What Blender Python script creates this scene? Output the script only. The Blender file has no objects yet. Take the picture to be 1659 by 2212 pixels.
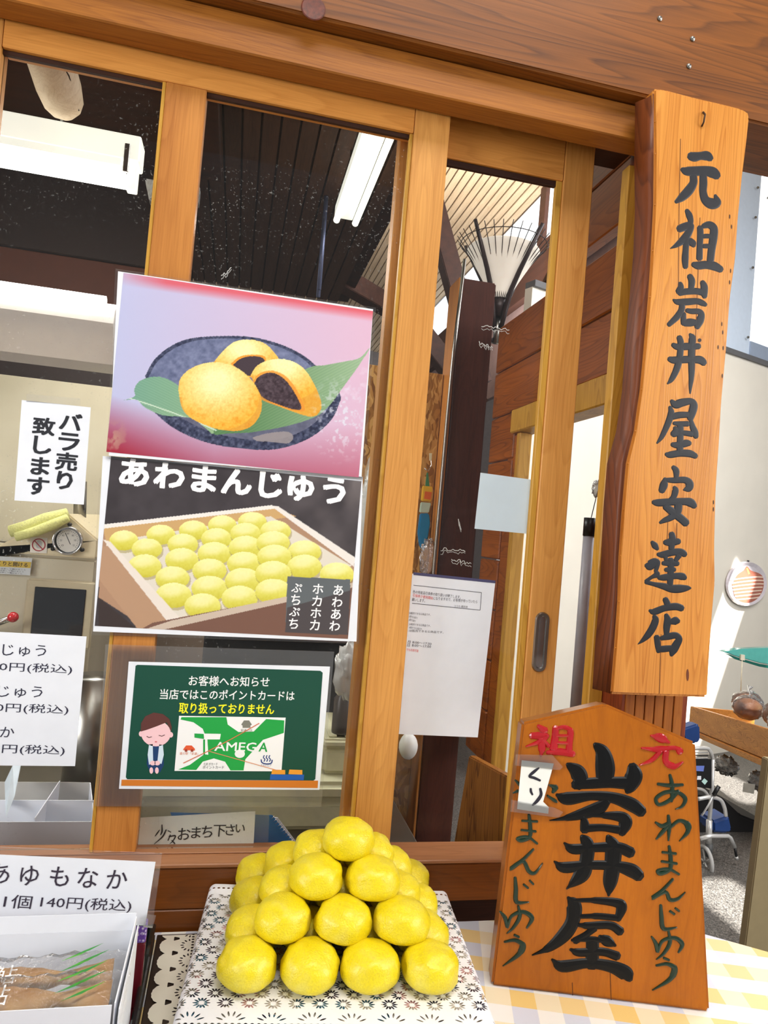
import bpy, bmesh, math, random
import numpy as np
from mathutils import Vector, Matrix
random.seed(7); RNG = np.random.default_rng(7)
SC = bpy.context.scene
COL = SC.collection
# ---------------------------------------------------------------- camera
FPX, CX, CY = 1500.0, 829.5, 1106.0
CAMP = np.array([0.0, -1.12, 1.35])
def _rot(yaw, pitch, roll):
    cy, sy = math.cos(yaw), math.sin(yaw); cp, sp = math.cos(pitch), math.sin(pitch)
    f = np.array([sy*cp, cy*cp, sp]); r = np.array([cy, -sy, 0]); u = np.cross(r, f)
    cr, sr = math.cos(roll), math.sin(roll)
    return np.array([cr*r+sr*u, sr*r-cr*u, f])
RC = _rot(math.radians(12.083), math.radians(1.572), math.radians(4.882))
cam = bpy.data.objects.new('camera', bpy.data.cameras.new('camera'))
COL.objects.link(cam)
cam.data.sensor_fit = 'VERTICAL'; cam.data.sensor_height = 36.0
cam.data.lens = FPX*36.0/2212.0
cam.data.clip_start = 0.02
cam.matrix_world = Matrix.Translation(Vector(CAMP)) @ Matrix(np.column_stack([RC[0], -RC[1], -RC[2]]).tolist()).to_4x4()
SC.camera = cam
# ---------------------------------------------------------------- world, lights, exposure
SC.view_settings.view_transform = 'Standard'; SC.view_settings.look = 'None'
SC.view_settings.gamma = 1.0; SC.view_settings.use_curve_mapping = False
SC.view_settings.exposure = 0.3
wd = bpy.data.worlds.new('world'); SC.world = wd; wd.use_nodes = True
bg = wd.node_tree.nodes['Background']
bg.inputs[0].default_value = (0.93, 0.96, 1.0, 1); bg.inputs[1].default_value = 0.3
def area(name, loc, target, size, power, color=(1, 1, 1), sy=None):
    l = bpy.data.lights.new(name, 'AREA'); l.energy = power; l.color = color
    l.size = size
    if sy: l.shape = 'RECTANGLE'; l.size_y = sy
    o = bpy.data.objects.new(name, l); COL.objects.link(o); o.location = loc
    o.rotation_euler = (Vector(target)-Vector(loc)).to_track_quat('-Z', 'Y').to_euler()
    return o
sun = bpy.data.objects.new('sun', bpy.data.lights.new('sun', 'SUN')); COL.objects.link(sun)
sun.data.energy = 24.0; sun.data.angle = math.radians(0.6); sun.data.color = (1, 0.96, 0.9)
SUN_D = Vector((-0.35, 0.42, -0.84)).normalized()
sun.rotation_euler = SUN_D.to_track_quat('-Z', 'Y').to_euler(); sun.location = (3, -3, 6)
area('fill_light_front', (0.5, -1.45, 3.85), (0.3, -.1, 1.0), 1.8, 42, (1.0, 0.98, 0.95), .8)  # unseen fill lamp added above the viewer to light the stall front
area('fill_light_left', (-2.9, -1.7, 1.9), (0, 0, 1.2), 1.4, 52, (1.0, 0.98, 0.95))  # added fill from the left, placed clear of the glass reflections
area('fill_light_side', (3.2, -1.7, 2.3), (.4, 0, 1.2), 1.4, 56, (1.0, 0.98, 0.95))  # added fill from the right, placed clear of the glass reflections
area('fill_light_right', (2.6, 0.6, 3.3), (2.2, 1.8, 0.9), 1.6, 70, (0.97, 0.98, 1.0))  # unseen lamp added to brighten the right part of the hall
area('stall_light', (-0.35, 0.75, 2.1), (-0.3, 0.7, 0.9), 0.5, 9, (1.0, 0.99, 0.94))
area('fill_light_beyond', (1.6, 3.0, 3.3), (1.0, 4.0, 5.0), 2.0, 60, (1.0, 0.98, 0.95))  # unseen lamp added and aimed up to brighten the pale ceiling

# ---------------------------------------------------------------- geometry helpers
def ray(px, py):
    return RC.T @ np.array([px-CX, py-CY, FPX])
def W(px, py, Y=None, Z=None, X=None):
    """the point of the place seen at this spot of the photograph, on a plane of known X, Y or Z"""
    d = ray(px, py)
    t = (Y-CAMP[1])/d[1] if Y is not None else (Z-CAMP[2])/d[2] if Z is not None else (X-CAMP[0])/d[0]
    return CAMP+t*d
def nz(v):
    v = np.array(v, float); return v/np.linalg.norm(v)
class Plane:
    def __init__(s, p, u, v):
        s.p = np.array(p, float); s.u = nz(u); s.v = np.array(v, float); s.v = nz(s.v-(s.v@s.u)*s.u)
        s.n = np.cross(s.u, s.v)
    def px(s, x, y):
        d = ray(x, y); t = ((s.p-CAMP)@s.n)/(d@s.n); q = CAMP+t*d-s.p
        return np.array([q@s.u, q@s.v])
    def w(s, a, b, h=0.0):
        return s.p+a*s.u+b*s.v+h*s.n
    def wp(s, x, y, h=0.0):
        a, b = s.px(x, y); return s.w(a, b, h)
def wall_plane(Y):      # faces the viewer (normal -Y)
    return Plane((0, Y, 0), (1, 0, 0), (0, 0, 1))
def props(o, label=None, cat=None, group=None, kind=None):
    if label: o['label'] = label
    if cat: o['category'] = cat
    if group: o['group'] = group
    if kind: o['kind'] = kind
    return o
def obj(name, verts, faces, mat, parent=None, smooth=False, cols=None, **kw):
    V = np.array(verts, float)
    c = (V.min(0)+V.max(0))/2
    me = bpy.data.meshes.new(name)
    me.from_pydata((V-c).tolist(), [], faces); me.update()
    if mat is not None: me.materials.append(mat)
    if smooth: me.polygons.foreach_set('use_smooth', [True]*len(me.polygons))
    if cols is not None:
        at = me.color_attributes.new('print', 'FLOAT_COLOR', 'CORNER')
        n = np.empty(len(me.polygons), int); me.polygons.foreach_get('loop_total', n)
        cc = np.repeat(np.array(cols, float), n, axis=0) if len(cols) == len(n) else np.array(cols)
        at.data.foreach_set('color', np.column_stack([cc, np.ones(len(cc))]).ravel())
    o = bpy.data.objects.new(name, me); COL.objects.link(o)
    o.location = c
    if parent is not None:
        o.parent = parent; o.location = c-np.array(wloc(parent))
    return props(o, **kw)
def wloc(o):
    l = np.array(o.location)
    while o.parent is not None:
        o = o.parent; l = l+np.array(o.location)
    return l
def thing(name, loc, label, cat, group=None, kind=None):
    o = bpy.data.objects.new(name, None); COL.objects.link(o); o.location = loc
    o.empty_display_size = 0.02
    return props(o, label, cat, group, kind)
def bm_out(bm):
    bm.verts.ensure_lookup_table(); bm.verts.index_update()
    v = [tuple(x.co) for x in bm.verts]; f = [[q.index for q in p.verts] for p in bm.faces]
    bm.free(); return v, f
def box_vf(x0, x1, y0, y1, z0, z1, bev=0.0, seg=2):
    bm = bmesh.new(); bmesh.ops.create_cube(bm, size=1)
    for v in bm.verts:
        v.co = ((x0+x1)/2+v.co.x*(x1-x0), (y0+y1)/2+v.co.y*(y1-y0), (z0+z1)/2+v.co.z*(z1-z0))
    if bev > 0: bmesh.ops.bevel(bm, geom=list(bm.edges), offset=bev, segments=seg, affect='EDGES', clamp_overlap=True)
    return bm_out(bm)
def box(name, x0, x1, y0, y1, z0, z1, mat, parent=None, bev=0.0015, **kw):
    v, f = box_vf(min(x0, x1), max(x0, x1), min(y0, y1), max(y0, y1), min(z0, z1), max(z0, z1), bev, 1 if bev < .004 else 3)
    return obj(name, v, f, mat, parent, **kw)
def merge(*vf):
    V = []; F = []
    for v, f in vf:
        k = len(V); V += [tuple(q) for q in v]; F += [[i+k for i in p] for p in f]
    return V, F
def prism_vf(pts, ext, bev=0.0):
    """polygon of 3d points, extruded by vector ext"""
    bm = bmesh.new(); ext = Vector(ext)
    a = [bm.verts.new(Vector(p)) for p in pts]; b = [bm.verts.new(Vector(p)+ext) for p in pts]
    n = len(pts)
    f0 = bm.faces.new(a); bm.faces.new(b[::-1])
    for i in range(n):
        bm.faces.new((a[i], b[i], b[(i+1) % n], a[(i+1) % n]))
    bmesh.ops.recalc_face_normals(bm, faces=bm.faces)
    if bev: bmesh.ops.bevel(bm, geom=list(bm.edges), offset=bev, segments=2, affect='EDGES', clamp_overlap=True)
    return bm_out(bm)
def prism(name, pts, ext, mat, parent=None, bev=0.0, **kw):
    v, f = prism_vf(pts, ext, bev); return obj(name, v, f, mat, parent, **kw)
def slab(name, pl, pxs, th, mat, parent=None, h=0.0, bev=0.0, **kw):
    """flat piece on plane pl: outline given where the photograph shows it, thickness th behind its face"""
    pts = [pl.wp(x, y, h) for x, y in pxs]
    return prism(name, pts, -pl.n*th, mat, parent, bev, **kw)
def smooth_path(pts, n=8):
    P = [np.array(p, float) for p in pts]
    if len(P) < 3: return P
    out = []
    Q = [2*P[0]-P[1]]+P+[2*P[-1]-P[-2]]
    for i in range(1, len(Q)-2):
        for k in range(n):
            t = k/n; a, b, c, d = Q[i-1:i+3]
            out.append(0.5*((2*b)+(c-a)*t+(2*a-5*b+4*c-d)*t*t+(-a+3*b-3*c+d)*t**3))
    out.append(P[-1]); return out
def tube_vf(pts, r, seg=10, cap=True):
    P = [np.array(p, float) for p in pts]; R = r if hasattr(r, '__len__') else [r]*len(P)
    V = []; F = []; prev = None
    for i, p in enumerate(P):
        t = nz(P[min(i+1, len(P)-1)]-P[max(i-1, 0)])
        if prev is None:
            a = np.cross(t, (0, 0, 1) if abs(t[2]) < .9 else (1, 0, 0))
        else: a = prev-(prev@t)*t
        a = nz(a); prev = a; b = np.cross(t, a)
        for k in range(seg):
            an = 2*math.pi*k/seg; V.append(p+R[i]*(math.cos(an)*a+math.sin(an)*b))
    for i in range(len(P)-1):
        for k in range(seg):
            q = (k+1) % seg; F.append([i*seg+k, i*seg+q, (i+1)*seg+q, (i+1)*seg+k])
    if cap:
        F.append(list(range(seg))[::-1]); F.append([(len(P)-1)*seg+k for k in range(seg)])
    return V, F
def tube(name, pts, r, mat, parent=None, seg=10, sm=False, **kw):
    if sm: pts = smooth_path(pts)
    v, f = tube_vf(pts, r, seg); return obj(name, v, f, mat, parent, smooth=True, **kw)
def lathe_vf(prof, c=(0, 0, 0), seg=24, axis='z'):
    V = []; F = []; c = np.array(c, float)
    for r, h in prof:
        for k in range(seg):
            a = 2*math.pi*k/seg; x, y = r*math.cos(a), r*math.sin(a)
            V.append(c+np.array((x, y, h) if axis == 'z' else (x, h, y)))
    for i in range(len(prof)-1):
        for k in range(seg):
            q = (k+1) % seg; F.append([i*seg+k, i*seg+q, (i+1)*seg+q, (i+1)*seg+k])
    F.append(list(range(seg))[::-1]); F.append([(len(prof)-1)*seg+k for k in range(seg)])
    return V, F
# ---------------------------------------------------------------- materials
def srgb(r, g, b):
    return tuple((c/255/12.92 if c/255 <= .04045 else ((c/255+.055)/1.055)**2.4) for c in (r, g, b))
class NT:
    def __init__(s, name):
        s.m = bpy.data.materials.new(name); s.m.use_nodes = True; s.t = s.m.node_tree
        s.t.nodes.clear(); s.out = s.t.nodes.new('ShaderNodeOutputMaterial')
    def n(s, typ, **kw):
        x = s.t.nodes.new('ShaderNode'+typ)
        for k, v in kw.items():
            if k in x.inputs: x.inputs[k].default_value = v
            else: setattr(x, k, v)
        return x
    def l(s, a, b): s.t.links.new(a, b)
    def ramp(s, fac, stops):
        r = s.n('ValToRGB'); e = r.color_ramp.elements
        while len(e) < len(stops): e.new(0.5)
        for q, (p, c) in zip(e, stops): q.position = p; q.color = (*c, 1) if len(c) == 3 else c
        s.l(fac, r.inputs[0]); return r.outputs[0]
    def bsdf(s, **kw):
        b = s.n('BsdfPrincipled')
        for k, v in kw.items(): b.inputs[k.replace('_', ' ')].default_value = v
        s.l(b.outputs[0], s.out.inputs[0]); return b
def plain(name, c, rough=0.5, metal=0.0, noise=0.06, scale=30, coat=0.0, spec=0.5, bump=0.0, emis=None):
    t = NT(name); b = t.bsdf(Roughness=rough, Metallic=metal)
    b.inputs['Coat Weight'].default_value = coat; b.inputs['Specular IOR Level'].default_value = spec
    c = srgb(*c); tc = t.n('TexCoord'); nz_ = t.n('TexNoise', Scale=float(scale), Detail=3.0)
    t.l(tc.outputs['Object'], nz_.inputs['Vector'])
    col = t.ramp(nz_.outputs[0], [(0.3, tuple(x*(1-noise) for x in c)), (0.7, tuple(min(1, x*(1+noise)) for x in c))])
    t.l(col, b.inputs['Base Color'])
    if bump:
        bp = t.n('Bump', Strength=bump, Distance=0.002); t.l(nz_.outputs[0], bp.inputs['Height']); t.l(bp.outputs[0], b.inputs['Normal'])
    if emis:
        b.inputs['Emission Color'].default_value = (*srgb(*emis[:3]), 1); b.inputs['Emission Strength'].default_value = emis[3]
    return t.m
def wood(name, light, dark, axis='x', grain=1.0, rough=0.45, coat=0.04, cath=0.0, streak=0.55, bump=0.15, knots=0.0, ringscale=9.0, mid=None, ringlen=1.1):
    """long fibres along axis; cath = share of broad arched growth rings"""
    t = NT(name); b = t.bsdf(Roughness=rough); b.inputs['Coat Weight'].default_value = coat
    b.inputs['Coat Roughness'].default_value = 0.15; b.inputs['Specular IOR Level'].default_value = .35
    tc = t.n('TexCoord'); oi = t.n('ObjectInfo'); ad = t.n('VectorMath', operation='ADD')
    mu = t.n('VectorMath', operation='SCALE'); mu.inputs['Scale'].default_value = 13.7
    cb = t.n('CombineXYZ'); t.l(oi.outputs['Random'], cb.inputs[0]); t.l(oi.outputs['Random'], cb.inputs[1]); t.l(oi.outputs['Random'], cb.inputs[2])
    t.l(cb.outputs[0], mu.inputs[0]); t.l(tc.outputs['Object'], ad.inputs[0]); t.l(mu.outputs[0], ad.inputs[1])
    k = {'x': 0, 'y': 1, 'z': 2}[axis]
    def mp(across, along):
        m = t.n('Mapping'); sc = [across]*3; sc[k] = along; m.inputs['Scale'].default_value = sc
        t.l(ad.outputs[0], m.inputs[0]); return m.outputs[0]
    fine = t.n('TexNoise', Scale=1.0, Detail=6.0, Roughness=0.65); t.l(mp(420*grain, 9*grain), fine.inputs['Vector'])
    big = t.n('TexNoise', Scale=1.0, Detail=3.0); t.l(mp(26*grain, 1.6*grain), big.inputs['Vector'])
    # growth rings: distance field bent by slow noise, sliced into lines
    rn = t.n('TexNoise', Scale=1.0, Detail=2.0); t.l(mp(ringscale*grain, ringlen*grain), rn.inputs['Vector'])
    ml = t.n('Math', operation='MULTIPLY'); ml.inputs[1].default_value = 26.0; t.l(rn.outputs[0], ml.inputs[0])
    fr = t.n('Math', operation='FRACT'); t.l(ml.outputs[0], fr.inputs[0])
    rings = t.ramp(fr.outputs[0], [(0.0, (0, 0, 0)), (0.62, (.35, .35, .35)), (0.9, (1, 1, 1)), (1.0, (0, 0, 0))])
    f1 = t.ramp(fine.outputs[0], [(0.35, (0, 0, 0)), (0.75, (1, 1, 1))])
    f2 = t.ramp(big.outputs[0], [(0.3, (0, 0, 0)), (0.7, (1, 1, 1))])
    def madd(a, w, c=None):
        x = t.n('Math', operation='MULTIPLY_ADD'); x.inputs[1].default_value = w; x.inputs[2].default_value = 0.0
        t.l(a, x.inputs[0])
        if c is not None: t.l(c, x.inputs[2])
        return x.outputs[0]
    s = madd(f1, streak*(1-cath)*0.7); s = madd(f2, 0.35, s); s = madd(rings, 0.18+0.62*cath, s)
    l, d = srgb(*light), srgb(*dark)
    md = srgb(*mid) if mid else tuple((x*.55+y*.45) for x, y in zip(l, d))
    col = t.ramp(s, [(0.08, l), (0.5, md), (0.95, d)])
    if knots:
        vo = t.n('TexVoronoi', Scale=1.0); t.l(mp(5.5, 2.2), vo.inputs['Vector'])
        kn = t.ramp(vo.outputs['Distance'], [(0.0, (1, 1, 1)), (knots, (.7, .7, .7)), (knots*1.6, (0, 0, 0))])
        mx = t.n('Mix', data_type='RGBA'); t.l(kn, mx.inputs[0]); t.l(col, mx.inputs[6]); mx.inputs[7].default_value = (*tuple(x*.45 for x in d), 1); col = mx.outputs[2]
    t.l(col, b.inputs['Base Color'])
    bp = t.n('Bump', Strength=bump, Distance=0.0008); t.l(s, bp.inputs['Height']); t.l(bp.outputs[0], b.inputs['Normal'])
    return t.m
def glass(name, tint=(1, 1, 1), refl=1.0, ior=1.45, rough=0.0, dust=0.0):
    t = NT(name); tr = t.n('BsdfTransparent'); tr.inputs[0].default_value = (*tint, 1)
    gl = t.n('BsdfGlossy'); gl.inputs['Roughness'].default_value = rough
    fr = t.n('Fresnel', IOR=ior); m = t.n('Math', operation='MULTIPLY'); m.inputs[1].default_value = refl
    t.l(fr.outputs[0], m.inputs[0]); mx = t.n('MixShader'); t.l(m.outputs[0], mx.inputs[0]); t.l(tr.outputs[0], mx.inputs[1]); t.l(gl.outputs[0], mx.inputs[2])
    last = mx.outputs[0]
    if dust:
        tc = t.n('TexCoord'); a = t.n('TexNoise', Scale=230.0, Detail=2.0); t.l(tc.outputs['Object'], a.inputs['Vector'])
        c = t.n('TexNoise', Scale=5.0, Detail=3.0); t.l(tc.outputs['Object'], c.inputs['Vector'])
        r1 = t.ramp(a.outputs[0], [(0.66, (0, 0, 0)), (0.74, (1, 1, 1))]); r2 = t.ramp(c.outputs[0], [(0.45, (0, 0, 0)), (0.7, (1, 1, 1))])
        q = t.n('Math', operation='MULTIPLY'); t.l(r1, q.inputs[0]); t.l(r2, q.inputs[1])
        q2 = t.n('Math', operation='MULTIPLY_ADD'); q2.inputs[1].default_value = dust; q2.inputs[2].default_value = 0.004; t.l(q.outputs[0], q2.inputs[0])
        df = t.n('BsdfDiffuse'); df.inputs[0].default_value = (.85, .85, .82, 1)
        m2 = t.n('MixShader'); t.l(q2.outputs[0], m2.inputs[0]); t.l(last, m2.inputs[1]); t.l(df.outputs[0], m2.inputs[2]); last = m2.outputs[0]
    t.l(last, t.out.inputs[0]); return t.m
def film(name, haze=0.06, rough=0.12, col=(.9, .92, .95), ior=1.45, refl=1.0, wrinkle=0.0):
    t = NT(name); tr = t.n('BsdfTransparent'); df = t.n('BsdfDiffuse'); df.inputs[0].default_value = (*col, 1)
    gl = t.n('BsdfGlossy'); gl.inputs['Roughness'].default_value = rough
    a = t.n('MixShader'); a.inputs[0].default_value = haze; t.l(tr.outputs[0], a.inputs[1]); t.l(df.outputs[0], a.inputs[2])
    fr = t.n('Fresnel', IOR=ior); m = t.n('Math', operation='MULTIPLY'); m.inputs[1].default_value = refl; t.l(fr.outputs[0], m.inputs[0])
    b = t.n('MixShader'); t.l(m.outputs[0], b.inputs[0]); t.l(a.outputs[0], b.inputs[1]); t.l(gl.outputs[0], b.inputs[2]); t.l(b.outputs[0], t.out.inputs[0])
    if wrinkle:
        tc = t.n('TexCoord'); n = t.n('TexNoise', Scale=wrinkle, Detail=4.0, Distortion=1.5); t.l(tc.outputs['Object'], n.inputs['Vector'])
        bp = t.n('Bump', Strength=1.0, Distance=0.02); t.l(n.outputs[0], bp.inputs['Height']); t.l(bp.outputs[0], gl.inputs['Normal'])
    return t.m
def print_mat(name, rough=0.45, coat=0.0, coatrough=0.1):
    t = NT(name); b = t.bsdf(Roughness=rough); b.inputs['Coat Weight'].default_value = coat; b.inputs['Coat Roughness'].default_value = coatrough
    a = t.n('Attribute', attribute_name='print'); t.l(a.outputs['Color'], b.inputs['Base Color']); return t.m
M = {}
M['stile'] = wood('light_cedar_upright', (222, 160, 84), (168, 102, 36), 'z', streak=.5)
M['rail'] = wood('light_cedar_rail', (230, 160, 80), (176, 104, 34), 'x', streak=.5)
M['stile_r'] = wood('brown_cedar_upright', (206, 138, 66), (152, 86, 30), 'z')
M['lintel'] = wood('red_cedar_lintel', (174, 108, 36), (112, 60, 14), 'x', streak=.75, rough=.5)
M['beam'] = wood('dark_cedar_beam', (142, 82, 22), (68, 34, 7), 'x', cath=.35, knots=.05, rough=.5, ringscale=13, ringlen=.35)
M['sill'] = wood('brown_sill', (132, 72, 22), (76, 38, 10), 'x', rough=.4)
M['silltop'] = wood('worn_sill_top', (172, 118, 78), (118, 70, 40), 'x')
M['post'] = wood('reddish_post', (150, 70, 38), (74, 28, 16), 'z', cath=.3, rough=.4)
M['timber'] = wood('yellow_pine_timber', (214, 164, 66), (160, 108, 30), 'z', cath=.25)
M['plank'] = wood('brown_wall_plank', (170, 92, 30), (92, 44, 14), 'y', cath=.3, rough=.38)
M['darkpost'] = wood('dark_red_post', (84, 44, 34), (44, 22, 18), 'z', rough=.35)
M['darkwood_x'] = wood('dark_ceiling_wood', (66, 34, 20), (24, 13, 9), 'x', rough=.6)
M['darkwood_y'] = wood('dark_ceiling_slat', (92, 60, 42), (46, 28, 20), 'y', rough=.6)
M['slat'] = wood('pale_ceiling_slat', (222, 196, 160), (170, 136, 100), 'y', rough=.6)
M['beam_y'] = wood('dark_roof_beam', (84, 48, 34), (40, 22, 16), 'y', rough=.6)
M['sign'] = wood('varnished_sign_wood', (228, 156, 70), (176, 98, 22), 'z', cath=.34, coat=.45, rough=.35, bump=.3, ringscale=17, ringlen=.7, streak=.55)
M['shogi'] = wood('orange_varnished_wood', (184, 104, 10), (142, 72, 4), 'z', coat=.12, rough=.38, streak=.35, bump=.05)
M['signside'] = wood('dark_bark_edge', (128, 66, 30), (70, 30, 14), 'z', cath=.4)
M['crate'] = wood('varnished_pine_crate', (222, 156, 78), (160, 98, 34), 'y', cath=.6, ringscale=14)
M['doorpanel'] = wood('cathedral_grain_panel', (170, 108, 40), (110, 62, 18), 'z', cath=.85, ringscale=12)
M['glass'] = glass('window_glass', refl=.45, ior=1.38, dust=.35)
M['glass_clean'] = glass('window_glass_clear', refl=.55, ior=1.38, dust=.05)
M['film'] = film('clear_lamination_film', .012, .15)
M['sleeve'] = film('clear_sleeve_film', .05, .2)
M['acrylic'] = film('clear_acrylic', .05, .05, refl=1.4)
M['bag'] = film('crumpled_clear_bag', .16, .12, wrinkle=26, refl=5)
M['greybag'] = film('grey_plastic_bag', .5, .25, col=(.36, .35, .33), wrinkle=16, refl=3)
M['print'] = print_mat('printed_paper', .5)
M['print_gloss'] = print_mat('laminated_print', .4, .3, .1)
M['paper'] = plain('white_paper', (236, 240, 248), .55, noise=.02)
M['black'] = plain('black_paint', (5, 6, 8), .42, coat=.0, spec=.3, noise=.2)
M['green'] = plain('dark_green_paint', (16, 44, 30), .32, coat=.2, noise=.2)
M['red'] = plain('red_paint', (176, 16, 28), .25, coat=.6, noise=.1)
M['ink'] = plain('painted_sumi_ink', (18, 22, 32), .5, coat=.0, noise=.25, scale=80)
M['metal'] = plain('brushed_steel', (150, 148, 142), .3, 1.0, noise=.08)
M['chrome'] = plain('bright_chrome', (215, 215, 215), .12, 1.0)
M['whitemetal'] = plain('glowing_white_enamel', (240, 240, 228), .3, emis=(250, 250, 235, .6))  # enamel glows by itself: glare of the tubes put into the lamp bodies
M['blackplastic'] = plain('black_plastic', (22, 22, 24), .4)
M['tube'] = plain('lit_lamp_tube', (255, 255, 250), .5, emis=(255, 255, 246, 9.0))
M['wall'] = plain('cream_wall', (232, 226, 212), .8, noise=.03, scale=4)
M['darkvoid'] = plain('cupboard_and_shade_black', (14, 12, 12), .8)  # flat black for cabinet boards, also for the shade under the crate
# ---------------------------------------------------------------- the setting: window wall
def wbox(name, pxa, pxb, Y, depth, mat, parent=None, **kw):
    a = W(*pxa, Y=Y); b = W(*pxb, Y=Y)
    return box(name, a[0], b[0], Y, Y+depth, a[2], b[2], mat, parent, **kw)
ST = dict(kind='structure')
TZ = 0.728                      # table top height
box('trim_1', -1.6, 2.6, -0.075, 0.07, 2.118, 2.62, M['beam'], bev=.004, **ST)['label'] = 'wide dark cedar beam across the top of the stall front'
box('trim_2', -1.6, .652, -0.05, -0.004, 2.056, 2.1165, M['lintel'], bev=.002, **ST)['label'] = 'fine-grained red cedar lintel under the wide beam'
box('trim_3', -1.6, .66, -0.004, 0.10, 2.088, 2.117, M['darkwood_x'], **ST)
# sill: worn top, brown face
box('trim_4', -1.6, .672, -0.032, 0.035, .819, .8255, M['silltop'], bev=.0015, **ST)['label'] = 'worn wooden sill ledge the sliding windows stand on'
box('trim_5', -1.6, .672, -0.030, 0.034, .757, .8185, M['sill'], bev=.002, **ST)['label'] = 'brown sill board behind the table'
box('trim_15', .05, .672, -.012, .034, .70, .7565, M['darkwood_x'], **ST)
box('trim_17', -1.6, .048, -.030, .034, .70, .7565, M['sill'], **ST)
box('trim_16', -1.6, .672, .036, .09, .70, .792, M['darkwood_x'], **ST)
box('wall_lower', -1.6, .672, -0.03, 0.06, 0.0, .699, M['sill'], **ST)
# front sliding window
w1 = thing('window_1', (-.05, 0.0, .826), 'front sliding window, cedar frame with two panes and posters', None, kind='structure')
w1['label'] = 'front sliding window of light cedar carrying the posters'
S0, S1 = .0, .034
box('stile', -.462, -.399, S0, S1, .826, 2.086, M['stile'], w1)
box('stile', .236, .297, S0, S1, .826, 2.086, M['stile'], w1)
box('mullion', -.163, -.102, S0+.002, S1, .8277, 2.019, M['stile_r'], w1)
box('rail', -.3985, .2355, S0+.001, S1, 2.019, 2.086, M['rail'], w1)
box('rail', -.3985, .2355, S0+.001, S1, .826, .8275, M['silltop'], w1)
for a, b in ((-.399, -.163), (-.102, .236)):
    box('glass_pane', a, b, .016, .020, .8277, 2.019, M['glass'], w1, bev=0)
    box('glazing_bead', b-.006, b, .004, .0155, .8277, 2.019, M['timber'], w1, bev=.001)
    box('glazing_bead', a, b, .008, .0155, 2.012, 2.019, M['darkwood_x'], w1, bev=.001)
# rear sliding window
w2 = thing('window_2', (.4, .05, .83), '', None, kind='structure'); w2['label'] = 'rear sliding window partly behind the front one, with a steel finger pull'
R0, R1 = .042, .074
box('stile', .530, .588, R0, R1, .794, 2.088, M['stile'], w2)
box('stile', .222, .280, R0, R1, .794, 2.088, M['stile'], w2)
box('rail', .2805, .5295, R0+.001, R1, 2.014, 2.088, M['rail'], w2)
box('rail', .2805, .5295, R0+.001, R1, .794, .800, M['rail'], w2)
box('glass_pane', .280, .530, .057, .061, .800, 2.014, M['glass_clean'], w2, bev=0)
box('glazing_bead', .518, .5298, .046, .0565, .800, 2.014, M['timber'], w2, bev=.001)
box('glazing_bead', .2805, .518, .048, .0565, 2.003, 2.0138, M['darkwood_x'], w2, bev=.001)
# finger pull
pc = W(1168, 1387, Y=R0)
def stadium(cx, cz, w, h, Y, n=10):
    r = w/2; P = []
    for k in range(n+1): a = math.pi*k/n; P.append((cx+r*math.cos(a), Y, cz+h/2-r+r*math.sin(a)))
    for k in range(n+1): a = math.pi+math.pi*k/n; P.append((cx+r*math.cos(a), Y, cz-h/2+r+r*math.sin(a)))
    return P
def ring(cx, cz, w, h, y0, w2, h2, y1):
    A = stadium(cx, cz, w, h, y0); B = stadium(cx, cz, w2, h2, y1); n = len(A)
    return A+B, [[i, (i+1) % n, n+(i+1) % n, n+i] for i in range(n)]
hw, hh = .0245, .104
fp_ = obj('finger_pull', *merge(ring(pc[0], pc[2], hw+.004, hh+.004, R0, hw, hh, R0-.003), ring(pc[0], pc[2], hw, hh, R0-.003, hw-.009, hh-.009, R0-.0028)),
    M['metal'], w2, label='oval brushed steel finger pull')
v, f = ring(pc[0], pc[2], hw-.009, hh-.009, R0-.0027, hw-.012, hh-.012, R0+.0)
B = stadium(pc[0], pc[2], hw-.012, hh-.012, R0-.0002)
obj('pull_cup', *merge((v, f), (B, [list(range(len(B)))])), plain('dark_steel_cup', (170, 172, 170), .25, 1.0), fp_)
# posts at the right end of the stall
tb = W(1358, 420, Y=.03); 
box('trim_6', .6455, .6735, .02, .045, .60, 2.056, M['timber'], bev=.002, **ST)['label'] = 'rough yellow pine upright beside the rear sliding window'
po = thing('trim_7', (.73, 0, .0), '', None, kind='structure'); po['label'] = 'reddish square post behind the long name board'
M['facing'] = wood('post_facing', (186, 112, 40), (128, 66, 20), 'z')
box('post_body', .674, .80, -.045, .07, 0.0, 2.117, M['post'], po, bev=.003)
for k in range(6):
    box('facing_strip', .677+k*.0185, .677+k*.0185+.0165, -.050, -.0455, .60, 1.5, M['facing'], po, bev=.001)
# plank side wall with doorway (x = .70)
SX = .70
wr = thing('wall_right', (SX, .4, .0), '', None, kind='structure'); wr['label'] = 'side wall of brown planks with a doorway'
for z0, z1 in ((1.70, 1.828), (1.832, 1.965)):
    box('plank', SX, SX+.03, .075, .775, z0, z1, M['plank'], wr, bev=.003)
box('plank', SX, SX+.03, .60, .775, 1.572, 1.696, M['plank'], wr, bev=.003)
box('plank', SX, SX+.03, .60, .775, 1.44, 1.568, M['plank'], wr, bev=.003)
for k in range(5):
    box('plank', SX, SX+.03, .64, .775, .76+k*.135, .76+k*.135+.131, M['plank'], wr, bev=.003)
for z0, z1 in ((2.006, 2.13), (2.134, 2.26), (2.264, 2.40)):
    box('plank', SX, SX+.03, .075, .36, z0, z1, M['plank'], wr, bev=.003)
dr = thing('door_1', (SX, .35, 0), '', None, kind='structure'); dr['label'] = 'doorway casing in the plank side wall'
box('head_casing', SX-.012, SX+.045, .075, .60, 1.635, 1.697, M['timber'], dr, bev=.003)
box('jamb', SX-.004, SX+.030, .548, .570, .0, 1.634, M['timber'], dr, bev=.003)
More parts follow.
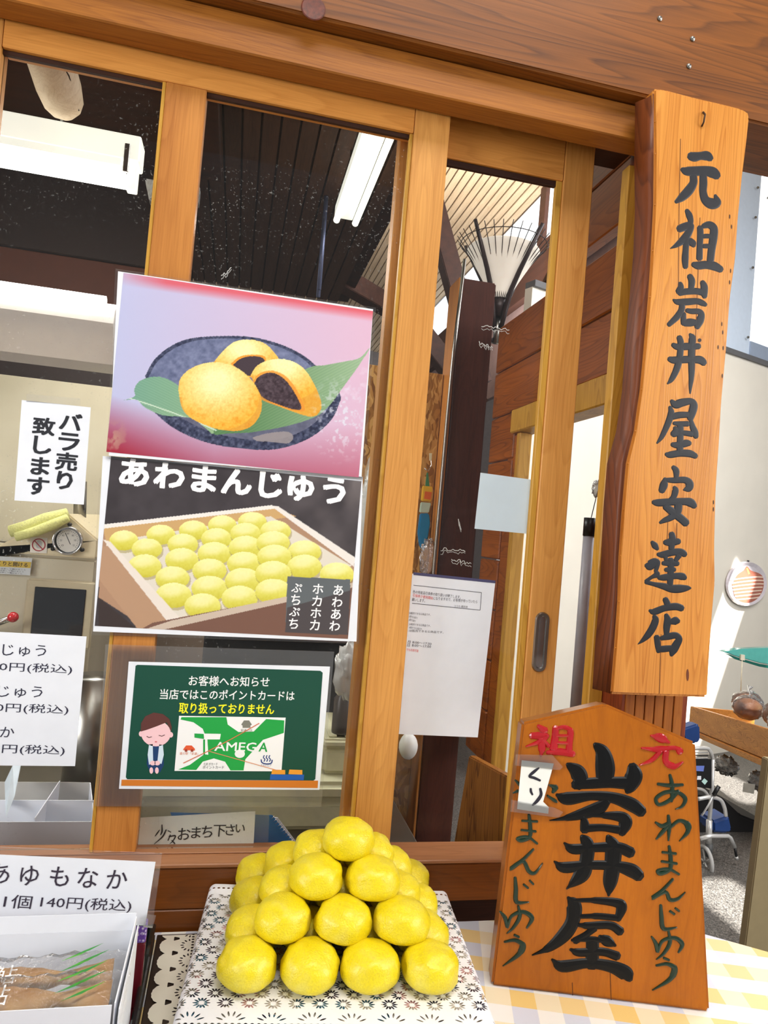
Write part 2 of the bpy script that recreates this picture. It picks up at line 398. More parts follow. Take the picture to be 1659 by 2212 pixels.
box('jamb', SX+.004, SX+.034, .5705, .64, .0, 1.634, M['plank'], dr, bev=.003)
# dark back post with a pipe, chipboard wall
a = W(970, 905, Y=.8); b = W(1046, 905, Y=.8)
box('trim_8', a[0], b[0], .79, .9, 0, 2.1, M['darkpost'], bev=.004, **ST)['label'] = 'dark red-brown square post inside the stall'
box('trim_9', a[0]-.008, a[0]-.001, .79, .88, 0, 2.1, M['stile_r'], **ST)
osb = NT('chipboard'); b_ = osb.bsdf(Roughness=.6); tc = osb.n('TexCoord'); vo = osb.n('TexVoronoi', Scale=1.0); mpn = osb.n('Mapping'); mpn.inputs['Scale'].default_value = (120, 60, 34); mpn.inputs['Rotation'].default_value = (0, .6, 0)
nn = osb.n('TexNoise', Scale=14.0); osb.l(tc.outputs['Object'], nn.inputs['Vector']); va = osb.n('VectorMath', operation='MULTIPLY_ADD'); va.inputs[1].default_value = (.06, .06, .06); osb.l(nn.outputs['Color'], va.inputs[0]); osb.l(tc.outputs['Object'], va.inputs[2])
osb.l(va.outputs[0], mpn.inputs[0]); osb.l(mpn.outputs[0], vo.inputs['Vector'])
osb.l(osb.ramp(vo.outputs['Color'], [(0.1, srgb(120, 74, 22)), (.5, srgb(176, 124, 54)), (.9, srgb(214, 168, 96))]), b_.inputs['Base Color'])
M['osb'] = osb.m
box('wall_back', -.05, a[0]-.01, .86, .875, 0, 1.83, M['osb'], **ST)['label'] = 'chipboard back wall of the stall'
tube('conduit_pipe', [W(958, 900, Y=.77), W(932, 1500, Y=.77)], .0045, M['metal'], label='thin grey conduit pipe running down the dark post', cat='pipe', category='pipe') if 0 else None
cp = tube('conduit_pipe', [W(1004, 560, Y=.775), W(980, 760, Y=.775), W(966, 900, Y=.775), W(936, 1240, Y=.775), W(915, 1480, Y=.775)], .005, M['metal'])
props(cp, 'thin grey conduit pipe running down the edge of the dark post', 'pipe')
# kitchen walls, ceilings
box('wall_left', -1.62, -1.6, -.05, 1.6, 0, 2.6, M['darkwood_y'], **ST)
box('wall_kitchen', -1.6, -.06, 1.55, 1.57, 0, 1.75, plain('brown_kitchen_wall', (120, 104, 88), .6), **ST)
kw_ = thing('wall_kitchen_upper', (-.8, 1.5, 1.9), '', None, kind='structure'); kw_['label'] = 'dark brown boards above the kitchen'
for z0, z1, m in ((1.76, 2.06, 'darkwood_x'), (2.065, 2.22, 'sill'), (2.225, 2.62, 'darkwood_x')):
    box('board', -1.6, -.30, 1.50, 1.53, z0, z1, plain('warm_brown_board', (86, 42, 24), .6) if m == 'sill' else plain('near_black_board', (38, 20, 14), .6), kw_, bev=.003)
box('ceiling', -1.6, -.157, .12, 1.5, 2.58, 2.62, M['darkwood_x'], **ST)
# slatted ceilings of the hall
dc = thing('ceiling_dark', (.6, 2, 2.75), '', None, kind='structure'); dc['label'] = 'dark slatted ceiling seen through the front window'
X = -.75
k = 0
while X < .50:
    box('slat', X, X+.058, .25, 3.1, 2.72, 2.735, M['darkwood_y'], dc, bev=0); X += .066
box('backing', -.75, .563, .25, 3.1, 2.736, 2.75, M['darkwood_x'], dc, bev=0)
lc = thing('ceiling_pale', (1.5, 5, 4.1), '', None, kind='structure'); lc['label'] = 'pale slatted ceiling of the hall'
def slope_z(x): return 3.98-(x-2.0)*0.10 if x < 2 else 3.98
X = -1.2
while X < 2.0:
    z = slope_z(X)
    box('slat', X, X+.052, 1.2, 9.0, z, z+.015, M['slat'], lc, bev=0); X += .06
obj('backing', [(-1.2, 1.2, slope_z(-1.2)+.016), (2.05, 1.2, 4.0), (2.05, 9, 4.0), (-1.2, 9, slope_z(-1.2)+.016), (-1.2, 1.2, slope_z(-1.2)+.05), (2.05, 1.2, 4.05), (2.05, 9, 4.05), (-1.2, 9, slope_z(-1.2)+.05)],
    [[0, 1, 2, 3], [4, 5, 6, 7], [0, 1, 5, 4], [1, 2, 6, 5], [2, 3, 7, 6], [3, 0, 4, 7]], M['beam_y'], lc)
# clerestory (x = 2.0): lit windows between dark posts, beam under them
M['sky'] = plain('bright_frosted_pane', (240, 247, 255), .6, emis=(236, 246, 255, 1.0))
cl = thing('window_3', (2.0, 5, 3.6), '', None, kind='structure'); cl['label'] = 'row of bright clerestory panes under the pale ceiling'
yy = 2.5
while yy < 9:
    box('pane', 2.03, 2.04, yy+.05, yy+1.05, 3.56, 3.96, M['sky'], cl, bev=0)
    box('post', 2.0, 2.06, yy-.05, yy+.05, 3.5, 3.98, M['beam_y'], cl); yy += 1.1
box('trim_10', 1.96, 2.1, 2.4, 9, 3.18, 3.50, M['beam_y'], **ST)
box('wall_hall_upper', 2.02, 2.06, 2.4, 9, 2.55, 3.18, plain('mauve_upper_wall', (150, 122, 116), .8), **ST)  # upper wall in one even mauve
box('wall_far', -3, 4, 9.0, 9.1, 0, 4.4, plain('grey_far_wall', (120, 112, 110), .8), **ST)
def beam_px(name, p1, p2, Y1, Y2, w, mat, label):
    A = W(*p1, Y=Y1); B = W(*p2, Y=Y2); d = nz(B-A); s = nz(np.cross(d, (0, 1, 0))); u = np.cross(s, d)
    P = [A+s*w+u*w, A-s*w+u*w, A-s*w-u*w, A+s*w-u*w]
    o = prism(name, P, B-A, mat, None, .004); props(o, label, 'beam'); o['kind'] = 'structure'; del o['category']; return o
beam_px('trim_11', (415, 415), (905, 700), 2.2, 3.3, .055, M['beam_y'], 'dark diagonal roof brace behind the front pane')
beam_px('trim_12', (860, 655), (1035, 880), 3.3, 3.3, .06, M['beam_y'], 'lower end of the dark roof brace')
beam_px('trim_13', (935, 440), (1040, 830), 2.6, 2.6, .05, M['beam_y'], 'dark leaning roof strut behind the lantern')
# floor and hall
terr = NT('terrazzo_floor'); b_ = terr.bsdf(Roughness=.35); tc = terr.n('TexCoord'); vo = terr.n('TexVoronoi', Scale=260.0); terr.l(tc.outputs['Object'], vo.inputs['Vector'])
terr.l(terr.ramp(vo.outputs['Color'], [(0.2, srgb(54, 52, 50)), (.5, srgb(82, 80, 77)), (.9, srgb(124, 120, 114))]), b_.inputs['Base Color'])
box('floor', -4, 6, -5, 9.2, -.05, 0, terr.m, bev=0, **ST)
hd = nz((.945, .326, 0)); hp = Plane(W(1620, 1000, Y=3.2), hd, (0, 0, 1))
if hp.n[1] > 0: hp = Plane(hp.p, -hd, (0, 0, 1))
ha = hp.px(1460, 1000)[0]; hb = hp.px(1900, 1000)[0]
def hbox(name, a0, a1, z0, z1, h0, h1, mat, parent=None, **kw):
    P = [hp.p+a0*hp.u, hp.p+a1*hp.u]; P = [np.array((P[0][0], P[0][1], z0)), np.array((P[1][0], P[1][1], z0)), np.array((P[1][0], P[1][1], z1)), np.array((P[0][0], P[0][1], z1))]
    return prism(name, [p+hp.n*h0 for p in P], hp.n*(h1-h0), mat, parent, **kw)
zt = W(1620, 783, Y=3.2)[2]
lo = hp.px(1120, 1000)[0]
hbox('wall_hall', lo, hb, 0, zt, -.06, 0, M['wall'], **ST)['label'] = 'cream hall wall behind the bread shelf'
hbox('trim_14', lo, hb, zt, zt+.035, -.06, .02, plain('grey_dado_trim', (96, 96, 98), .5), **ST)
w4 = thing('window_4', (*hp.p[:2], zt), '', None, kind='structure'); w4['label'] = 'frosted hall window above the cream wall'
w0 = hp.px(1575, 600)[0]; wm = hp.px(1632, 600)[0]; wz = W(1640, 745, Y=3.22)[2]
lo2 = hp.px(1430, 600)[0]
hbox('frame_panel', lo2, wm, zt+.036, 4.95, -.05, -.01, plain('pale_blue_panel', (206, 220, 236), .5, noise=.02), w4)
hbox('pane', wm, hb, wz, 4.95, -.05, -.03, plain('lit_frosted_glass', (250, 252, 255), .6, emis=(250, 252, 255, .9)), w4)
hbox('frame_rail', wm, hb, zt+.036, wz, -.05, 0, plain('grey_blue_rail', (150, 164, 184), .5, noise=.02), w4)
for px_, py_ in ((1633, 408), (1622, 580), (1612, 730), (1628, 472), (1655, 430)):
    P = hp.wp(px_, py_); obj('bolt', *lathe_vf([(0.009, -.012), (.009, -.004), (.006, 0)], (P[0], P[1]-.01, P[2]), 8, 'y'), M['metal'], w4)
# unseen hall roof added to block the sun, its slots shaped for sun patches
rf = thing('sun_block_roof', (0, 0, 3.9), '', None, kind='structure'); rf['label'] = 'unseen hall roof added to block the sun, with slots for sun patches'
XE = [-4, 4.02, 4.30, 5.0, 5.30, 9]; YE = [-6, -1.5, -1.02, -.25, .85, 1.35, 9]
for i in range(5):
    for j in range(6):
        a, b, c, d = XE[i], XE[i+1], YE[j], YE[j+1]
        if (i == 1 and j == 1) or (i == 3 and j in (3, 4)): continue
        if i == 0 and j >= 4: a = 2.1
        box('sun_block_deck', a, b, c, d, 4.99, 5.05, M['slat'], rf, bev=0)
# ---------------------------------------------------------------- flat print and lettering
_tcache = {}
def text_mesh(s, bold=0.0):
    bold = 0.0; k = (s, bold)
    if k in _tcache: return _tcache[k]
    cu = bpy.data.curves.new('t', 'FONT'); cu.body = s; cu.size = 1; cu.resolution_u = 2; cu.offset = bold
    o = bpy.data.objects.new('t', cu); COL.objects.link(o); bpy.context.view_layer.update()
    me = bpy.data.meshes.new_from_object(o.evaluated_get(bpy.context.evaluated_depsgraph_get()))
    V = np.array([v.co[:2] for v in me.vertices]); F = [list(p.vertices) for p in me.polygons]
    bpy.data.objects.remove(o); bpy.data.curves.remove(cu); bpy.data.meshes.remove(me)
    V = V-V.min(0); _tcache[k] = (V, F); return V, F
SH = [(0, 0), (.8, .8), (-.8, .8), (.8, -.8), (-.8, -.8), (1, 0), (-1, 0)]
class Art:
    """one flat print: coloured shapes laid on a plane, thin steps apart"""
    def __init__(s, pl, base=0.0, step=0.00012):
        s.pl = pl; s.V = []; s.F = []; s.C = []; s.base = base; s.step = step
    def raw(s, AB, F, col, layer):
        k = len(s.V); h = s.base+layer*s.step
        s.V += [s.pl.w(a, b, h) for a, b in AB]; c = srgb(*col)
        for f in F: s.F.append([i+k for i in f]); s.C.append(c)
    def polyab(s, AB, col, layer):
        from mathutils.geometry import tessellate_polygon
        T = tessellate_polygon([[Vector((a, b, 0)) for a, b in AB]])
        F = []
        for t in T:
            a, b, c = (np.array(AB[i]) for i in t)
            cr = (b[0]-a[0])*(c[1]-a[1])-(b[1]-a[1])*(c[0]-a[0])
            F.append(list(t) if cr > 0 else list(t)[::-1])
        s.raw(AB, F, col, layer)
    def poly(s, P, col, layer, sm=False):
        AB = [s.pl.px(x, y) for x, y in P]
        if sm: AB = smooth_path(AB+[AB[0]], 5)[:-1]
        s.polyab(AB, col, layer)
    def ell(s, cx, cy, rx, ry, col, layer, rot=0, n=28, a0=0, a1=360):
        P = []
        for k in range(n+(a1-a0 < 360)):
            a = math.radians(a0+(a1-a0)*k/n); x, y = rx*math.cos(a), ry*math.sin(a); r = math.radians(rot)
            P.append((cx+x*math.cos(r)-y*math.sin(r), cy+x*math.sin(r)+y*math.cos(r)))
        s.poly(P, col, layer)
    def line(s, P, w, col, layer, sm=False):
        Q = [np.array(p, float) for p in P]
        if sm: Q = smooth_path(Q, 6)
        L = []; R = []
        for i, p in enumerate(Q):
            t = nz(Q[min(i+1, len(Q)-1)]-Q[max(i-1, 0)]); nn = np.array((-t[1], t[0]))*w/2
            L.append(p+nn); R.append(p-nn)
        AB = [s.pl.px(*p) for p in L]+[s.pl.px(*p) for p in R]; n = len(Q)
        s.raw(AB, [[i, i+1, n+i+1, n+i] for i in range(n-1)], col, layer)
    def text(s, st, p1, p2, hpx, col, layer, bold=0.0, slant=0.0):
        """text line whose ink runs from p1 to p2 (middle of its height), hpx tall in the photograph"""
        V, F = text_mesh(st, bold); a = s.pl.px(*p1); b = s.pl.px(*p2)
        m = np.linalg.norm(s.pl.px(p1[0], p1[1]-50)-s.pl.px(p1[0], p1[1]+50))/100*hpx
        e = b-a; ln = np.linalg.norm(e); e = e/ln; f = np.array((-e[1], e[0]))
        sx = ln/V[:, 0].max(); sy = m/V[:, 1].max(); c = a-f*m/2
        for q, (ox, oy) in enumerate(SH if bold else SH[:1]):
            s.raw([c+e*(x*sx+ox*bold*m)+f*(y*sy+oy*bold*m) for x, y in V], F, col, layer+q*.08)
    def vtext(s, st, p1, p2, wpx, col, layer, bold=0.0, hpx=None):
        """upright characters with centres spread from p1 to p2"""
        n = len(st)
        for i, ch in enumerate(st):
            t = i/max(1, n-1); p = (p1[0]+(p2[0]-p1[0])*t, p1[1]+(p2[1]-p1[1])*t)
            s.char(ch, p, wpx, hpx or wpx, col, layer, bold)
    def char(s, ch, p, wpx, hpx, col, layer, bold=0.0):
        V, F = text_mesh(ch, bold); ctr = s.pl.px(*p)
        m = np.linalg.norm(s.pl.px(p[0]-50, p[1])-s.pl.px(p[0]+50, p[1]))/100
        sc = max(V[:, 0].max(), V[:, 1].max()); w, h = wpx*m, hpx*m
        mid = V.max(0)/2
        for q, (ox, oy) in enumerate(SH if bold else SH[:1]):
            s.raw([ctr+np.array(((x-mid[0])/sc*w+ox*bold*w, (y-mid[1])/sc*h+oy*bold*h)) for x, y in V], F, col, layer+q*.08)
    def brush(s, P, col, layer, org=(0, 0), sc=1.0):
        a, b = ribbon(P, org, sc)
        n = len(a); AB = [s.pl.px(*p) for p in a]+[s.pl.px(*p) for p in b]
        s.raw(AB, [[i, i+1, n+i+1, n+i] for i in range(n-1)], col, layer)
    def build(s, name, mat, parent, **kw):
        return obj(name, s.V, s.F, mat, parent, cols=s.C, **kw)
def ribbon(P, org, sc):
    Q = smooth_path([np.array((x, y, w), float) for x, y, w in P], 6)
    Q = [np.array((org[0]+q[0]/sc, org[1]+q[1]/sc, max(q[2]*(1.24 if sc > 3 and sc != 3.022 or sc == 3.022 and q[2] > 34 else 1), .5)/sc)) for q in Q]
    L = []; R = []
    for i, p in enumerate(Q):
        t = nz(Q[min(i+1, len(Q)-1)][:2]-Q[max(i-1, 0)][:2]); nn = np.array((-t[1], t[0]))*p[2]/2
        L.append(p[:2]+nn); R.append(p[:2]-nn)
    # slightly pointed ends
    t0 = nz(Q[1][:2]-Q[0][:2]); t1 = nz(Q[-1][:2]-Q[-2][:2])
    e0 = Q[0][:2]-t0*Q[0][2]*.28; e1 = Q[-1][:2]+t1*Q[-1][2]*.28
    k0 = t0[::-1]*(-1, 1)*Q[0][2]*.25; k1 = t1[::-1]*(-1, 1)*Q[-1][2]*.25
    L = [e0+k0]+L+[e1+k1]; R = [e0-k0]+R+[e1-k1]
    return L, R
def strokes(name, pl, S, org, sc, mat, parent, h=.0012, base=0.0002, **kw):
    """painted or carved strokes standing on plane pl; every stroke a list of x, y, width in crop pixels"""
    V = []; F = []
    for P in S:
        L, R = ribbon(P, org, sc); n = len(L); k = len(V)
        for i in range(n):
            a = pl.px(*L[i]); b = pl.px(*R[i]); m = (a+b)/2; q = h if 0 < i < n-1 else h*.3
            V += [pl.w(*a, base*.1), pl.w(*(a*.72+m*.28), base+q*.75), pl.w(*m, base+q), pl.w(*(b*.72+m*.28), base+q*.75), pl.w(*b, base*.1)]
        for i in range(n-1):
            for j in range(4): F.append([k+5*i+j, k+5*i+j+1, k+5*i+5+j+1, k+5*i+5+j])
        F.append([k+j for j in range(5)][::-1]); F.append([k+5*(n-1)+j for j in range(5)])
    return obj(name, V, F, mat, parent, smooth=False, **kw)
def characters(name, pl, S, org, sc, mat, parent, h=.0012, label=None, gap=9):
    """the strokes sorted into characters that touch, each a part of its own"""
    n = len(S); par = list(range(n)); BB = []
    for P in S:
        L, R = ribbon(P, (0, 0), 1.0); Q = np.array(L+R); BB.append(Q[::2])
    def root(i):
        while par[i] != i: i = par[i]
        return i
    for i in range(n):
        for j in range(i):
            d = np.hypot(BB[i][:, None, 0]-BB[j][None, :, 0], BB[i][:, None, 1]-BB[j][None, :, 1]).min()
            if d < gap: par[root(i)] = root(j)
    for r in sorted(set(root(i) for i in range(n))):
        strokes(name, pl, [S[i] for i in range(n) if root(i) == r], org, sc, mat, parent, h, label=label)
def pip(P, X, Y):
    P = np.array(P); r = np.zeros(X.shape, bool); n = len(P); j = n-1
    for i in range(n):
        xi, yi = P[i]; xj, yj = P[j]
        if yi != yj:
            r ^= ((yi > Y) != (yj > Y)) & (X < (xj-xi)*(Y-yi)/(yj-yi)+xi)
        j = i
    return r
def vnoise(X, Y, s, seed=0):
    g = np.random.default_rng(seed).random((64, 64)); x = X/s; y = Y/s
    xi = np.floor(x).astype(int); yi = np.floor(y).astype(int); fx = x-xi; fy = y-yi; fx = fx*fx*(3-2*fx); fy = fy*fy*(3-2*fy)
    G = lambda a, b: g[a % 64, b % 64]
    return (G(xi, yi)*(1-fx)+G(xi+1, yi)*fx)*(1-fy)+(G(xi, yi+1)*(1-fx)+G(xi+1, yi+1)*fx)*fy
def fbm(X, Y, s, seed=0):
    return (vnoise(X, Y, s, seed)+.5*vnoise(X, Y, s/2.1, seed+1)+.25*vnoise(X, Y, s/4.3, seed+2))/1.75
class Raster:
    """a printed photograph: a fine grid whose cells carry the print colours"""
    def __init__(s, pl, corners, nx, ny):
        s.pl = pl; c = [np.array(q, float) for q in corners]; s.nx, s.ny = nx, ny
        A, B, Cc, D = [pl.px(*q) for q in c]    # tl tr br bl
        x0 = (A[0]+D[0])/2; x1 = (B[0]+Cc[0])/2; y1 = (A[1]+B[1])/2; y0 = (Cc[1]+D[1])/2
        s.b = (x0, x1, y0, y1)
        a = x0+(np.arange(nx+1))/nx*(x1-x0); b = y1-(np.arange(ny+1))/ny*(y1-y0)
        s.A, s.B = np.meshgrid(a, b)
        # photograph pixel of every grid point
        Pw = pl.p+s.A[..., None]*pl.u+s.B[..., None]*pl.v; v = (Pw-CAMP)@RC.T
        s.X = v[..., 0]/v[..., 2]*FPX+CX; s.Y = v[..., 1]/v[..., 2]*FPX+CY
        s.C = np.zeros(s.X.shape+(3,))
    def fill(s, mask, col, a=1.0):
        m = (mask*a)[..., None] if mask.dtype != bool else (mask.astype(float)*a)[..., None]
        s.C = s.C*(1-m)+np.array(col, float)*m if np.ndim(col) == 1 else s.C*(1-m)+col*m
    def ellm(s, cx, cy, rx, ry, rot=0, soft=0.0):
        r = math.radians(rot); dx = s.X-cx; dy = s.Y-cy; x = dx*math.cos(r)+dy*math.sin(r); y = -dx*math.sin(r)+dy*math.cos(r)
        d = np.sqrt((x/rx)**2+(y/ry)**2)
        return d < 1 if soft == 0 else np.clip((1-d)/soft+.5, 0, 1)
    def poly(s, P, sm=True):
        if sm: P = smooth_path([np.array(p, float) for p in P]+[np.array(P[0], float)], 5)[:-1]
        return pip(P, s.X, s.Y)
    def build(s, name, mat, parent, h):
        nx, ny = s.nx, s.ny
        V = (s.pl.p+s.A[..., None]*s.pl.u+s.B[..., None]*s.pl.v+h*s.pl.n).reshape(-1, 3)
        i, j = np.meshgrid(np.arange(ny), np.arange(nx), indexing='ij'); q = (i*(nx+1)+j).ravel()
        F = np.column_stack([q+nx+1, q+nx+2, q+1, q])
        c = np.clip(s.C, 0, 255)/255; c = np.where(c <= .04045, c/12.92, ((c+.055)/1.055)**2.4).reshape(-1, 3)
        return obj(name, V, F.tolist(), mat, parent, cols=c[F.ravel()])
def sheet(name, pl, pxs, label, cat, th=.0004, h=0.0, mat='paper', group=None):
    o = slab(name, pl, pxs, th, M[mat], None, h); return props(o, label, cat, group)
GP = wall_plane(-.0008)   # just in front of the front sash
# ---- upper poster (cut bun on a dark plate)
pl1 = wall_plane(-.0055)
po1 = sheet('photo_poster', pl1, [(255, 586), (806, 668), (781, 1030), (235, 984)], 'upper laminated poster, photo of a cut yellow bun on a dark plate', 'poster', .0010)
R = Raster(pl1, [(258, 590), (803, 670), (778, 1027), (238, 982)], 400, 290)
X, Y = R.X, R.Y
n1 = fbm(X, Y, 60, 3)
t = np.clip((X-240)/560, 0, 1); ty = np.clip((Y-590-(X-255)*.145)/400, 0, 1)
base = (np.array((190, 194, 230))*(1-t)[..., None]+np.array((222, 184, 208))*t[..., None])
red = np.array((160, 30, 54)); w = np.clip((ty-.76+.25*np.abs(t-.40))/.30, 0, 1)*(1-.5*t)
R.C = base*(1-w[..., None])+red*w[..., None]
R.fill(np.clip(1-(ty-.015)/.05, 0, 1)*np.clip((X-240)/120, 0, 1), (222, 84, 96), .85)
R.fill(np.clip((fbm(X, Y, 16, 9)-.55)*5, 0, 1)*np.clip(1-np.hypot((X-745)/70, (Y-820)/60), 0, 1), (236, 226, 240), .8)
# plate
def q(pts): return [(230+x/2.765, 580+y/2.765) for x, y in pts]
plate = q([(232, 640), (290, 540), (400, 455), (520, 415), (700, 403), (870, 410), (1030, 450), (1160, 510), (1260, 590), (1390, 740), (1385, 820), (1330, 920), (1200, 1020), (1010, 1080), (800, 1075), (600, 1040), (430, 970), (320, 890), (250, 800)])
pm = R.poly(plate); R.fill(pm, (58, 64, 92)); nn2 = fbm(X, Y, 9, 5); nn3 = fbm(X, Y, 30, 6)
inner = R.poly(q([(250, 650), (310, 550), (420, 470), (540, 430), (700, 418), (860, 425), (1020, 465), (1150, 525), (1240, 605), (1340, 740), (1330, 820), (1270, 900), (1150, 980), (990, 1025), (800, 1015), (620, 975), (460, 900), (340, 820)]))
R.fill(inner, (108, 116, 150)); R.C += ((nn2-.5)*60*inner+(nn3-.5)*30*inner)[..., None]
R.fill(inner & (Y > 890), (88, 86, 100), .55); R.C += ((fbm(X, Y, 5, 44)-.5)*110*(pm & ~inner))[..., None]
R.fill(R.poly(q([(870, 1010), (960, 985), (1080, 975), (1115, 1010), (1080, 1045), (980, 1035), (900, 1030)])), (158, 148, 148), .85)
# leaf
lf1 = R.poly(q([(105, 786), (168, 764), (166, 725), (195, 675), (270, 648), (350, 655), (430, 700), (480, 760), (640, 820), (700, 900), (640, 985), (600, 960), (520, 900), (440, 885), (330, 875), (230, 830), (180, 785)]))
lf2 = R.poly(q([(860, 980), (740, 985), (640, 985), (700, 880), (900, 760), (1190, 600), (1300, 578), (1420, 556), (1510, 535), (1575, 472), (1500, 590), (1420, 700), (1330, 820), (1240, 890), (1060, 945)]))
st = .5+.5*np.sin((Y-.42*(X-290)-((X-300)**2)*.0006)*1.1)
g1 = np.clip((X-280)/160, 0, 1); R.fill(lf1, np.stack([112+18*st+26*g1, 160+12*st+14*g1, 138+12*st-8*g1], -1))
st2 = .5+.5*np.sin((Y+.52*(X-600))*1.0); g2 = np.clip((X-520)/260, 0, 1)
R.fill(lf2, np.stack([84+12*st2+66*g2, 128+10*st2+52*g2, 82+8*st2+62*g2], -1))
mid = np.abs(Y-(862+.30*(X-285)+.0004*(X-285)**2)); R.fill(lf1 & (mid < 1.4), (206, 226, 206), .9); R.fill(lf1 & (mid > 2) & (Y < 862+.30*(X-285)), (104, 160, 140), .25)
def bun(mask, cx, cy, rx, ry, seed):
    nb = fbm(X, Y, 7, seed); ns_ = fbm(X, Y, 3, seed+5); d = np.hypot((X-cx)/rx, (Y-cy)/ry); hl = np.clip(1.25-np.hypot((X-cx+.1*rx)/rx, (Y-cy+.45*ry)/ry), 0, 1)
    lo = np.clip((nb-.45)*3, 0, 1)*np.clip(1.2-hl*1.2, 0, 1)
    R.fill(mask, np.stack([244+10*hl-4*lo+(ns_-.5)*14, 184+62*hl-26*lo+(ns_-.5)*26, 62+118*hl-30*lo+(ns_-.5)*34], -1)); R.fill(mask & (d > .93) & (Y > cy), (214, 150, 50), .5)
def soft(P): return R.poly(q(P))
bun(soft([(640, 560), (690, 500), (760, 440), (850, 425), (940, 445), (1000, 500), (1030, 560), (960, 640), (800, 640)]), 532, 775, 72, 46, 21)
R.fill(soft([(740, 570), (800, 525), (880, 515), (950, 530), (930, 590), (860, 640), (800, 610)]), (236, 150, 40), .9); R.fill(soft([(755, 575), (810, 535), (880, 524), (940, 540), (930, 590), (860, 642), (800, 612)]), (66, 52, 60))
bun(soft([(860, 640), (900, 580), (980, 545), (1080, 545), (1170, 590), (1235, 680), (1283, 800), (1270, 860), (1220, 885), (1100, 850), (960, 790), (900, 720)]), 620, 812, 78, 58, 22)
m_ = soft([(880, 690), (910, 645), (980, 622), (1050, 650), (1110, 720), (1165, 830), (1120, 842), (1020, 810), (940, 775), (905, 730)]); R.fill(soft([(868, 690), (905, 632), (985, 610), (1065, 640), (1130, 715), (1185, 840), (1130, 850), (1020, 820), (930, 785), (890, 740)]), (232, 146, 44), .8); R.fill(m_, (64, 48, 56)); R.C += (m_*(fbm(X, Y, 5, 8)-.45)*80)[..., None]
bun(soft([(430, 730), (440, 660), (500, 600), (590, 565), (690, 563), (790, 600), (870, 670), (920, 760), (925, 850), (880, 930), (800, 968), (690, 965), (590, 935), (500, 890), (450, 830)]), 476, 858, 90, 76, 23)
gl = np.clip((fbm(X, Y, 7, 12)-.55)*8, 0, 1)*np.clip(1.2-np.hypot((X-735)/65, (Y-905)/85), 0, 1)
R.fill(gl, (225, 228, 240), .8)
R.fill(np.clip((fbm(X, Y, 14, 14)-.45)*6, 0, 1)*np.clip(1.1-np.hypot((X-248)/35, (Y-950)/45), 0, 1), (190, 150, 130), .8)
R.build('print', M['print_gloss'], po1, .0003)
slab('lamination', pl1, [(249, 580), (812, 664), (787, 1036), (230, 990)], .0004, M['film'], po1, h=-.0011)
# ---- lower poster (steaming tray)
pl2 = wall_plane(-.0025)
po2 = sheet('photo_poster', pl2, [(222, 985), (784, 1030), (770, 1386), (201, 1364)], 'lower poster, white-bordered photo of yellow buns in a wooden tray with big white writing', 'poster', .0010)
R = Raster(pl2, [(231, 990), (776, 1034), (757, 1378), (213, 1355)], 400, 260); X, Y = R.X, R.Y
nz1 = fbm(X, Y, 40, 2); R.C[:] = (62, 56, 60); R.C += ((nz1-.5)*26)[..., None]
R.fill(np.clip((fbm(X, Y, 90, 17)-.42)*3, 0, 1)*np.clip((X-560)/120, 0, 1)*np.clip(1-(Y-1030)/230, 0, 1), (150, 140, 138), .6)
R.fill(R.poly([(222, 1135), (590, 1093), (768, 1205), (762, 1268), (560, 1375), (320, 1360), (213, 1290)], False), (178, 140, 112))
R.fill(R.poly([(222, 1140), (590, 1098), (640, 1115), (230, 1172)], False), (208, 168, 112))
R.fill(R.poly([(585, 1093), (600, 1093), (768, 1205), (764, 1224)], False), (238, 232, 226)); R.fill(R.poly([(222, 1133), (588, 1091), (592, 1099), (222, 1142)], False), (240, 236, 230))
R.fill(R.poly([(232, 1170), (585, 1115), (760, 1222), (640, 1285), (355, 1340), (225, 1200)], False), (228, 220, 206))
for row, (rw, q0) in enumerate((([(1090, 775), (960, 790), (835, 812), (695, 830), (535, 855)], 31), ([(1190, 815), (1060, 825), (935, 848), (790, 872), (635, 892)], 33), ([(1315, 905), (1180, 865), (1060, 885), (925, 912), (785, 938), (625, 965)], 36), ([(1455, 1002), (1315, 968), (1185, 925), (1055, 955), (905, 985), (745, 1018)], 37), ([(1180, 998), (1050, 1028), (905, 1062), (750, 1092)], 39), ([(1180, 1075), (1035, 1105), (875, 1138)], 39))):
    for k, (x_, y_) in enumerate(rw[::-1]):
        cx, cy, rx_, ry_ = x_/2, 740+y_/2, q0, q0*.70
        m = R.ellm(cx, cy, rx_, ry_); g = np.clip((cy+ry_-Y)/(2*ry_), 0, 1); nb = fbm(X, Y, 4, row*7+k)
        R.fill(R.ellm(cx+2, cy+5, rx_*1.03, ry_*1.02), (150, 132, 70), .45)
        R.fill(m, np.stack([206+46*g-10*(nb-.5), 196+54*g-14*(nb-.5), 66+112*g**1.5-30*(nb-.5)], -1)); R.fill(R.ellm(cx-q0*.1, cy-ry_*.35, rx_*.62, ry_*.42, -8, .9), (254, 250, 206), .5)
R.fill(R.poly([(216, 1180), (240, 1180), (390, 1352), (300, 1362), (213, 1250)], False), (186, 148, 118)); R.fill(R.poly([(222, 1165), (238, 1170), (398, 1345), (372, 1356)], False), (236, 226, 216))
R.fill(R.poly([(330, 1345), (770, 1262), (770, 1385), (420, 1385), (300, 1362)], False), (122, 86, 72)); R.fill(R.poly([(372, 1340), (765, 1258), (766, 1268), (345, 1362), (305, 1362)], False), (206, 188, 172))
R.fill(R.poly([(213, 1290), (300, 1362), (213, 1356)], False), (58, 46, 44))
R.fill((X > 0) & R.poly([(621, 1245), (757, 1252), (751, 1372), (616, 1366)], False), (98, 104, 108)); m = R.poly([(621, 1312), (757, 1275), (751, 1372), (616, 1366)], False); R.fill(m, (72, 62, 64), .8)
